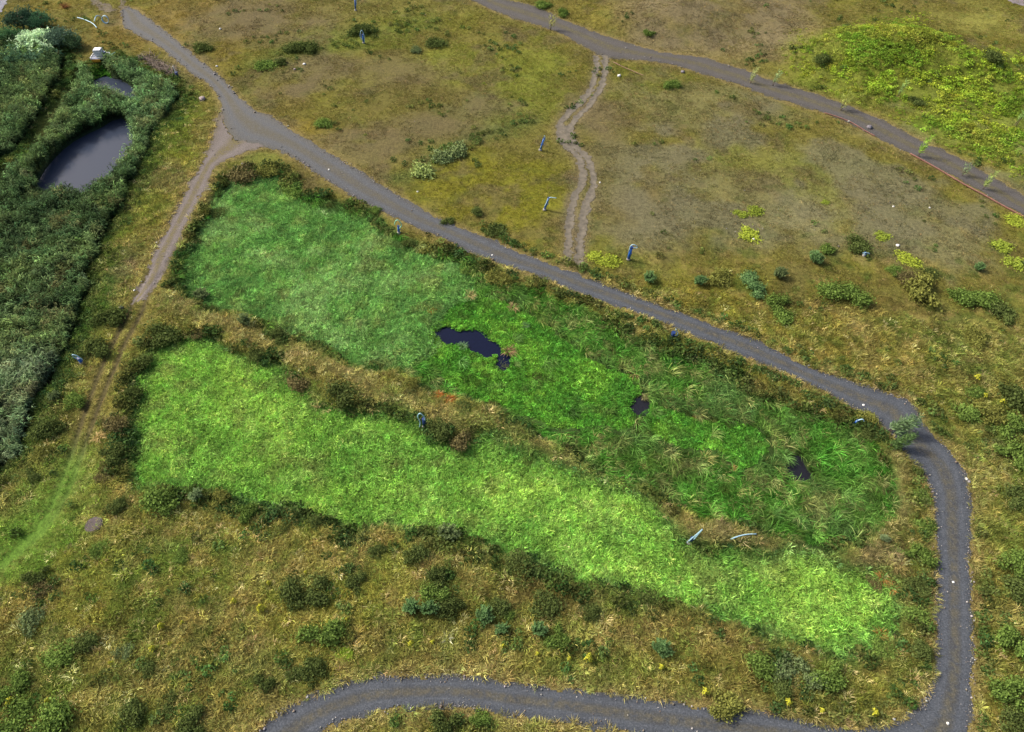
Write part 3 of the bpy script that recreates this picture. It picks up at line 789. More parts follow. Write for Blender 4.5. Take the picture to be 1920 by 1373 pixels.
scatter('rough_grass', PS, place(x, y), rots(n, 0.15, fbm(x, y, 7, 2, 79) * 5 - 2.5 + RNG.normal(0, 0.5, n)), sc, RNG.integers(0, 8, n), jitter(tn * [2.62, 2.7, 2.6] * (1 - 0.22 * sstep(1150, 1450, proj(x, y, 0)[0]))[:, None], n, 0.34), 'tall rough grass in straw and olive tufts on banks and slopes')

# --- bright wet grass of the two basins
PS = proto_set('wetland_grass', [tuft(18, 0.46, 0.26, 0.058, 0.7, pr, lean=0.25, splay=1.5) for _ in range(8)], M_LEAF)
x, y = points(19, yhi=125)
d1 = gs('A1', x, y); d2 = gs('B', x, y)
k = ((d1 < 0.5) | (d2 < 0.45)) & tip_clear(x, y, 0.5, 'pool', 0.1) & (gs('pool', x, y) > 0.3)
x, y = x[k], y[k]; n = len(x); inB = gs('B', x, y) < 0.3
px, py = proj(x, y, -0.8)
tn = np.where(inB[:, None], S(112, 164, 46), S(100, 156, 62))
f = fbm(x, y, 5, 4, 81); f2 = fbm(x, y, 1.4, 3, 82)
bright = np.where(inB[:, None], S(140, 184, 58), S(142, 182, 98))
dark = np.where(inB[:, None], S(78, 130, 42), S(78, 130, 58))
w = sstep(0.5, 0.68, f)[:, None]; tn = tn * (1 - 0.55 * w) + bright * 0.55 * w
w = sstep(0.5, 0.34, f)[:, None]; tn = tn * (1 - 0.35 * w) + dark * 0.35 * w
w = sstep(0.60, 0.72, fbm(x, y, 2.4, 4, 83))[:, None]; tn = tn * (1 - 0.5 * w) + S(112, 122, 60) * 0.5 * w
w = sstep(0.56, 0.7, f2)[:, None]; tn = tn * (1 - 0.35 * w) + S(150, 186, 80) * 0.3 * w
e = np.minimum(-d1[k] if False else np.where(inB, -gs('B', x, y), -gs('A1', x, y)), 3.0)
w = (1 - sstep(0.1, 1.2, e + (fbm(x, y, 2, 3, 84) - 0.5) * 1.4))[:, None] * 0.7; tn = tn * (1 - 0.6 * w) + S(60, 104, 42) * 0.6 * w
yaw = fbm(x, y, 6, 3, 85) * 7 - 3.5 + RNG.normal(0, 0.7, n)
scatter('wetland_grass', PS, place(x, y), rots(n, 0.2, yaw), RNG.uniform(0.65, 1.3, n), RNG.integers(0, 8, n), jitter(tn * np.where(inB[:, None], [1.95, 1.78, 2.0], [1.66, 1.52, 1.75]) * (0.66 + 0.62 * fbm(x, y, 1.1, 3, 86) ** 1.2)[:, None], n, 0.36, 0.06, 0.13), 'bright green wet grass filling the two basins')

# --- duckweed / cress mat
PS = proto_set('duckweed', [leafy(30, 0.12, 0.30, 0.14, pr, 1.3, 0.55) for _ in range(6)], M_LEAF)
x, y = points(16, ylo=28, yhi=125)
k = ((np.minimum(gs('A2', x, y), gs('A3', x, y)) < 0.1) | (gs('lawn', x, y) < 0.1)) & (np.minimum.reduce([gs('pool', x, y), gs('poolb', x, y), gs('poolc', x, y), gs('poold', x, y)]) > 0.12 - 0.7 * RNG.uniform(size=len(x)) ** 4 * (fbm(x, y, 1.5, 2, 93) > 0.5))
x, y = x[k], y[k]; n = len(x)
tn = np.tile(S(76, 150, 20), (n, 1)); f = fbm(x, y, 3, 4, 91)
w = sstep(0.48, 0.66, f)[:, None]; tn = tn * (1 - 0.6 * w) + S(104, 170, 26) * 0.6 * w
w = sstep(0.50, 0.36, f)[:, None]; tn = tn * (1 - 0.5 * w) + S(50, 118, 28) * 0.5 * w
w = sstep(0.62, 0.74, fbm(x, y, 1.5, 3, 92))[:, None]; tn = tn * (1 - 0.4 * w) + S(78, 110, 50) * 0.4 * w
scatter('duckweed', PS, place(x, y), rots(n, 0.1), RNG.uniform(0.7, 1.3, n), RNG.integers(0, 6, n), jitter(tn * [1.5, 1.22, 1.1], n, 0.32, 0.06, 0.15), 'vivid green floating duckweed mat round the dark pool')

# --- drooping sedges of the right-hand half of the upper basin
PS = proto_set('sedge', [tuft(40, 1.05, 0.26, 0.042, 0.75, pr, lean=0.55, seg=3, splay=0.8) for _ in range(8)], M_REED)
x, y = points(5.0, ylo=30, yhi=95)
inA = gs('A', x, y); oth = np.minimum.reduce([gs('A1', x, y), gs('A2', x, y), gs('A3', x, y)])
k = (inA < 0.6) & (oth > 0.45) & (np.minimum.reduce([gs('pool', x, y), gs('poolb', x, y), gs('poolc', x, y), gs('poold', x, y)]) > 0.25) & tip_clear(x, y, 0.8, 'pool', 0.1) & tip_clear(x, y, 0.6, 'poold', -0.2) & tip_clear(x, y, 1.2, 'A3', 0.1) & tip_clear(x, y, 1.2, 'A2', 0.1)
k |= (oth < -0.2) & (np.minimum(gs('A2', x, y), gs('A3', x, y)) < 0) & (RNG.uniform(size=len(x)) < 0.022) & (gs('pool', x, y) > 1.0)
x, y = x[k], y[k]; n = len(x)
tn = np.tile(S(98, 122, 52), (n, 1)); f = fbm(x, y, 3.2, 4, 95)
w = sstep(0.5, 0.66, f)[:, None]; tn = tn * (1 - 0.7 * w) + S(74, 124, 38) * 0.7 * w
w = sstep(0.5, 0.36, f)[:, None]; tn = tn * (1 - 0.6 * w) + S(98, 114, 66) * 0.6 * w
w = sstep(0.60, 0.72, fbm(x, y, 1.8, 3, 96))[:, None]; tn = tn * (1 - 0.7 * w) + S(150, 134, 84) * 0.7 * w
yaw = RNG.normal(-0.35, 0.5, n) + (fbm(x, y, 6, 2, 97) - 0.5) * 2.2
scatter('sedge', PS, place(x, y), rots(n, 0.12, yaw), RNG.uniform(0.65, 1.3, n), RNG.integers(0, 8, n), jitter(np.where((RNG.uniform(size=n) < 0.13)[:, None], S(146, 134, 82), tn) * [0.72, 1.02, 0.85], n, 0.42), 'long drooping sedges swept over by the wind beyond the duckweed')

# --- reed beds
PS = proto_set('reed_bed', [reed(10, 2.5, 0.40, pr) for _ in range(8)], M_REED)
x, y = points(4.2, ylo=18, yhi=157, margin=160)
wetr = np.minimum(gs('C1', x, y), gs('C2', x, y)); wat = np.minimum(gs('P1', x, y), gs('P2', x, y))
k = (wetr < -0.1) & (wat > 0.15) & (gs('lawn', x, y) > 0.4) & tip_clear(x + 0.45, y, 1.7, 'P1', 0.1) & tip_clear(x + 0.45, y, 1.7, 'P2', 0.3) & tip_clear(x, y, 1.6, 'lawn', 0.2) & (gs('gap', x, y) > 1.2) & tip_clear(x, y, 1.5, 'gap', 1.1)
x, y = x[k], y[k]; n = len(x); px, py = proj(x, y, 0.5)
tn = np.tile(S(78, 102, 62), (n, 1)); f = fbm(x, y, 5, 4, 101)
w = sstep(0.5, 0.68, f)[:, None]; tn = tn * (1 - 0.6 * w) + S(96, 118, 66) * 0.6 * w
w = sstep(0.5, 0.35, f)[:, None]; tn = tn * (1 - 0.6 * w) + S(52, 74, 48) * 0.6 * w
w = (sstep(620, 700, py) * sstep(200, 100, px))[:, None]; tn = tn * (1 - 0.75 * w) + S(98, 118, 86) * 0.75 * w
w = (sstep(240, 200, py) * sstep(120, 160, px) + np.exp(-(gs('P1', x, y) / 3.0) ** 2) * sstep(160, 200, px) * 0.8).clip(0, 1)[:, None]; tn = tn * (1 - 0.5 * w) + S(98, 132, 84) * 0.5 * w
w = sstep(0.62, 0.74, fbm(x, y, 2, 3, 102))[:, None]; tn = tn * (1 - 0.5 * w) + S(104, 96, 62) * 0.5 * w
scl = RNG.uniform(0.75, 1.15, n) * (0.62 + 0.72 * fbm(x, y, 2.4, 3, 103))
tn = tn * (0.72 + 0.6 * fbm(x, y, 1.8, 3, 104))[:, None]
scatter('reed_bed', PS, place(x, y), rots(n, 0.07, RNG.normal(-0.2, 0.9, n)), scl, RNG.integers(0, 8, n), jitter(tn * [1.24, 1.2, 1.08], n, 0.42), 'dense tall dark green reed bed round the slate pond')

# --- weeds of the mound
PS = proto_set('weeds', [leafy(44, 0.15, 0.6, 0.45, pr, 1.7, 0.9) for _ in range(6)], M_LEAF)
x, y = points(3.4, ylo=85)
md_ = -(gs('mound', x, y) + (fbm(x, y, 7, 4, 111) - 0.5) * 12)
k = (RNG.uniform(size=len(x)) < sstep(-5, 7.0, md_) * sstep(0.25, 0.65, fbm(x, y, 4, 4, 112))) & (gs('upt', x, y) > 1.5)
x, y = x[k], y[k]; n = len(x)
tn = np.tile(S(116, 138, 40), (n, 1)); f = fbm(x, y, 5, 4, 113)
w = sstep(0.5, 0.66, f)[:, None]; tn = tn * (1 - 0.6 * w) + S(138, 148, 48) * 0.6 * w
w = sstep(0.48, 0.34, f)[:, None]; tn = tn * (1 - 0.6 * w) + S(80, 112, 40) * 0.6 * w
w = sstep(0.5, 0.62, fbm(x, y, 8, 4, 114))[:, None]; tn = tn * (1 - 0.6 * w) + S(118, 118, 52) * 0.6 * w
tn = tn * [1.5, 1.5, 1.1] * (0.6 + 0.8 * fbm(x, y, 2.2, 3, 115))[:, None]
scatter('weeds', PS, place(x, y), rots(n, 0.15), RNG.uniform(0.5, 1.15, n) * (0.45 + 0.55 * sstep(-2, 6, md_[k])), RNG.integers(0, 6, n), jitter(tn * 1.2, n, 0.22), 'yellow green weeds smothering the mound in the upper right')

# --- low leafy undergrowth on the basin banks and in the rough
x, y = points(3.4)
px, py = proj(x, y, 0)
e = np.minimum(gs('A', x, y), gs('B', x, y))
bank = np.exp(-((e - 0.6) / 1.1) ** 2) * sstep(0.37, 0.52, fbm(x, y, 4, 3, 28)) * 1.1 * (1 - 0.75 * sstep(1100, 1350, px) * sstep(900, 1000, py))
bank = np.maximum(bank, np.exp(-((np.abs(gs('road', x, y) - 1.0)) / 0.7) ** 2) * (e < 8) * (py > 420) * (px > 900) * 0.8 * (e > 0))
reedge = np.exp(-((np.minimum(gs('C1', x, y), gs('C2', x, y)) - 1.2) / 1.2) ** 2) * 0.9
roughp = sstep(0.56, 0.70, fbm(x, y, 3.0, 4, 121)) * (py > 640) * 0.7
upm = sstep(0.60, 0.72, fbm(x, y, 5.0, 5, 125)) * (py <= 640) * 0.12
upm = np.maximum(upm, (np.exp(-(gs('hollow', x, y) / 1.5) ** 2) * 0.45 + np.exp(-(gs('mossy', x, y) / 3.0) ** 2) * 0.22) * (fbm(x, y, 2.5, 3, 126) > 0.48))
k = (RNG.uniform(size=len(x)) < np.maximum(np.maximum(np.maximum(bank, reedge), roughp * 0.55), upm)) & (gs('roadall', x, y) > 0.4) & tip_clear(x, y, 0.6, 'roadall', 0.0) & (e > 0.0) & tip_clear(x, y, 0.5, 'B', -0.2) & (gs('gruts', x, y) > 0.8) & (gs('berm', x, y) > 1.0) & (np.minimum(gs('C1', x, y), gs('C2', x, y)) > 0)
x, y = x[k], y[k]; n = len(x)
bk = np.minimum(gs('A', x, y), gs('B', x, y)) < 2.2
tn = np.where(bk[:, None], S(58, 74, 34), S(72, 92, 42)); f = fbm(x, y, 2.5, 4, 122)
w = sstep(0.5, 0.66, f)[:, None]; tn = tn * (1 - 0.6 * w) + S(96, 100, 50) * 0.6 * w
w = sstep(0.48, 0.34, f)[:, None]; tn = tn * (1 - 0.6 * w) + S(56, 86, 44) * 0.6 * w
PSU = proto_set('undergrowth', [leafy(46, 0.16, 0.5, 0.55, pr, 1.6, 0.8) for _ in range(6)], M_LEAF)
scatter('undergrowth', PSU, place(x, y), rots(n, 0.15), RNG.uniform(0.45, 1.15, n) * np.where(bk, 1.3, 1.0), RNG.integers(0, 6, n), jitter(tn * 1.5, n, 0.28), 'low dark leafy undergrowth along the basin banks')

# --- loose stones along the roads
PST = proto_set('gravel', [stone_mesh(pr) for _ in range(5)], M_STONE)
x, y = points(9)
xb, yb = points(34); kb = np.abs(gs('road', xb, yb)) < 1.0; kb |= np.abs(gs('low', xb, yb)) < 1.0
x = np.concatenate([x, xb[kb]]); y = np.concatenate([y, yb[kb]])
r = gs('roadall', x, y); px, py = proj(x, y, 0)
strong = ((px > 1700) & (py > 820)) | ((px < 900) & (py > 1255)) | ((px > 560) & (px < 760) & (py < 400) & (py > 290)) | ((px > 1550) & (py < 780) & (py > 700))
w = np.exp(-((r + 0.15) / 0.28) ** 2) * np.where(strong, 0.6, 0.2) * (0.3 + 1.2 * fbm(x, y, 3, 3, 131)) + (r < 0) * 0.012
meadow_st = ((px > 1250) & (px < 1800) & (py > 280) & (py < 480)) * 0.035 * (fbm(x, y, 8, 3, 132) > 0.5) + 0.0012 * (py < 500)
k = RNG.uniform(size=len(x)) < np.where(r > 0.8, meadow_st, w)
k &= (np.minimum(np.minimum(gs('A', x, y), gs('B', x, y)), np.minimum(gs('C1', x, y), gs('C2', x, y))) > 1)
x, y = x[k], y[k]; n = len(x); far_ = sstep(60, 120, y)
s = RNG.lognormal(-2.55, 0.45, n) * (1 + 0.5 * far_)
tn = np.tile(S(150, 146, 142), (n, 1)); tn = np.where((RNG.uniform(size=n) < 0.35)[:, None], S(132, 120, 106), tn)
P = np.stack([x, y, gsample(H_TRUE, x, y) + 0.03 + s * 0.2], 1)
scatter('gravel', PST, P, rots(n, 0.2), s, RNG.integers(0, 5, n), jitter(tn, n, 0.2, 0.03), 'loose pale stones strewn on roads and dry meadow')

#__THINGS__
# ------------------------------------------------------------------ things: bushes, trees, weeds
M_BUSH = leaf_material('bush_leaf', 'OBJECT', 0.25)
M_BARK = plain('bark', S(92, 78, 62), 0.9, 0, 0.3, 5)
M_TWIG = plain('dry_twig', S(118, 104, 92), 0.9, 0, 0.35, 4)

def crown_round(rng, nlobe, nleaf, leaf, hz=0.75, long=1.5):
    """unit-radius rounded crown of leaf clumps: uneven lobes with gaps"""
    L = []
    for i in range(nlobe):
        a = rng.uniform(0, 6.283); r = 0.72 * math.sqrt(rng.uniform(0.02, 1))
        L.append((r * math.cos(a), r * math.sin(a), hz * (0.30 + 0.55 * rng.uniform() * (1.15 - r)), rng.uniform(0.24, 0.44)))
    V = []; F = []; Sh = []
    wts = np.array([l[3] ** 2 for l in L]); wts /= wts.sum()
    for li in rng.choice(len(L), nleaf, p=wts):
        cx, cy, cz, rr = L[li]
        d = rng.normal(size=3); d[2] = d[2] * 0.8 + 0.35; d /= np.linalg.norm(d)
        k = rng.uniform(0.5, 1.15) if rng.uniform() < 0.78 else rng.uniform(1.1, 1.9)
        q = np.array([cx, cy, cz]) + d * rr * k * np.array([1, 1, 0.8])
        if q[2] < 0.02: q[2] = abs(q[2]) * 0.5 + 0.02
        nrm = d * 0.7 + rng.normal(size=3) * 0.6; nrm /= np.linalg.norm(nrm)
        t = np.cross(nrm, rng.normal(size=3)); t /= np.linalg.norm(t) + 1e-6; b = np.cross(nrm, t)
        s = leaf * rng.uniform(0.6, 1.4); n0 = len(V)
        sh = np.clip(0.5 + (hash((li, 3)) % 7 - 3) * 0.06 + rng.normal() * 0.16, 0.05, 0.95)
        V += [q - t * s * long / 2, q + b * s / 2, q + t * s * long / 2, q - b * s / 2]; Sh += [sh] * 4
        F += [(n0, n0 + 1, n0 + 2), (n0, n0 + 2, n0 + 3)]
    return np.array(V), np.array(F), np.array(Sh)

def crown_spray(rng, nst, per, h=1.5, lean=0.35, leaf=(0.26, 0.045), spread=0.75):
    """upright sprays of narrow leaves bending with the wind"""
    V = []; F = []; Sh = []
    for _ in range(nst):
        a = rng.uniform(0, 6.283); r = rng.uniform(0, 1) ** 0.7
        base = np.array([0.18 * r * math.cos(a), 0.18 * r * math.sin(a), 0.0])
        top = np.array([spread * r * math.cos(a) + lean * h * 0.5, spread * r * math.sin(a), h * (1.0 - 0.35 * r) * rng.uniform(0.8, 1.1)])
        ax = top - base; ax /= np.linalg.norm(ax); sh0 = rng.uniform(0.3, 0.7)
        for k in range(per):
            f = rng.uniform(0.22, 1.02)
            p = base + (top - base) * f
            d = rng.normal(size=3); d -= ax * d.dot(ax); d /= np.linalg.norm(d) + 1e-6
            d = d * 0.8 + ax * 0.6 + np.array([lean * 0.6, 0, 0]); d /= np.linalg.norm(d)
            s = np.cross(d, rng.normal(size=3)); s /= np.linalg.norm(s) + 1e-6
            ln = leaf[0] * rng.uniform(0.6, 1.3) * (1.15 - 0.4 * f); w = leaf[1] * rng.uniform(0.7, 1.4); n0 = len(V)
            sh = np.clip(sh0 + rng.normal() * 0.15, 0.05, 0.95)
            V += [p, p + d * ln * 0.5 + s * w, p + d * ln, p + d * ln * 0.5 - s * w]; Sh += [sh * 0.9, sh, min(1, sh + 0.1), sh]
            F += [(n0, n0 + 1, n0 + 2), (n0, n0 + 2, n0 + 3)]
    return np.array(V), np.array(F), np.array(Sh)

def stems_mesh(name, rng, n, h, spread, r=0.02, m=None, lean=0.0):
    mb = MB()
    for _ in range(n):
        a = rng.uniform(0, 6.283); q = spread * rng.uniform(0.3, 1)
        mb.tube([(0.06 * math.cos(a), 0.06 * math.sin(a), -0.05), (q * 0.5 * math.cos(a) + lean * 0.25, q * 0.5 * math.sin(a), h * 0.5), (q * math.cos(a) + lean * 0.6, q * math.sin(a), h)], [r, r * 0.75, r * 0.3], 5)
    return make_mesh(name, mb.V, mb.F, [m or M_BARK])

br = np.random.default_rng(5)
KIND = {
    'round': ([make_mesh('foliage', *g[:2], [M_BUSH], False, g[2]) for g in [crown_round(br, 12, 2200, 0.085) for _ in range(4)]], stems_mesh('stem', br, 7, 0.45, 0.4)),
    'low': ([make_mesh('foliage', *g[:2], [M_BUSH], False, g[2]) for g in [crown_round(br, 18, 2000, 0.08, 0.45) for _ in range(3)]], stems_mesh('stem', br, 7, 0.3, 0.5)),
    'willow': ([make_mesh('foliage', *g[:2], [M_BUSH], False, g[2]) for g in [crown_spray(br, 70, 44, 1.3, 0.25, (0.17, 0.03)) for _ in range(3)]], stems_mesh('stem', br, 8, 0.9, 0.45, lean=0.2)),
    'sapling': ([make_mesh('foliage', *g[:2], [M_BUSH], False, g[2]) for g in [crown_spray(br, 24, 30, 2.3, 0.30, (0.34, 0.022), 0.42) for _ in range(3)]], stems_mesh('stem', br, 3, 1.7, 0.15, 0.03, lean=0.5)),
    'wisp': ([make_mesh('foliage', *g[:2], [M_BUSH], False, g[2]) for g in [crown_spray(br, 9, 18, 2.4, 0.45, (0.42, 0.026), 0.6) for _ in range(3)]], stems_mesh('stem', br, 3, 1.5, 0.2, 0.03, lean=0.5)),
    'weed': ([make_mesh('foliage', *g[:2], [M_BUSH], False, g[2]) for g in [crown_round(br, 16, 900, 0.13, 0.34, 1.2) for _ in range(3)]], stems_mesh('stem', br, 9, 0.25, 0.7, 0.012)),
}
def leaf_col(c, k=1.0):
    v = S(*c) * 2.3 * k
    return (float(v[0]), float(v[1]), float(v[2]), 1.0)
_used = {}
def bush(kind, px, py, wpx, col, label, name='bush', cat='bush', group=None, hs=1.0, stem=True, rz=None):
    if group in (G2, G3): wpx = wpx * 0.82
    s = ppm(px, py)
    rad = wpx * {'sapling': 1.55, 'wisp': 1.7, 'weed': 1.15, 'low': 1.4}.get(kind, 1.3) / s / 2
    x, y, z = at(px, py)
    # the photo point is the crown's centre: step back along the view ray to the foot
    hc = rad * hs * (0.4 if kind != 'sapling' else 0.9)
    x, y, z = at(*proj(*unproj_at(px, py, z + hc), z))
    meshes, st = KIND[kind]
    i = _used.get(kind, 0); _used[kind] = i + 1
    wind = kind in ('willow', 'sapling', 'wisp')
    r = empty(name, (x, y, z - 0.02), (random.uniform(-0.4, 0.4) if wind else random.uniform(0, 6.28)) if rz is None else rz)
    e_ = random.uniform(0.85, 1.2); r.scale = (rad * e_, rad / e_, rad * hs * (random.uniform(1.0, 1.2) if kind in ('sapling', 'wisp') else random.uniform(0.75, 1.0)))
    if kind == 'sapling': r.rotation_euler = (0.0, 0.55, random.uniform(0.0, 0.3))
    f = link('foliage', meshes[i % len(meshes)], r); f.color = leaf_col(col, random.uniform(0.9, 1.1))
    if stem: link('stem', st, r)
    return tag(r, label, cat, group)
def unproj_at(px, py, z):
    a, b = unproj(px, py, z)
    return float(a), float(b)

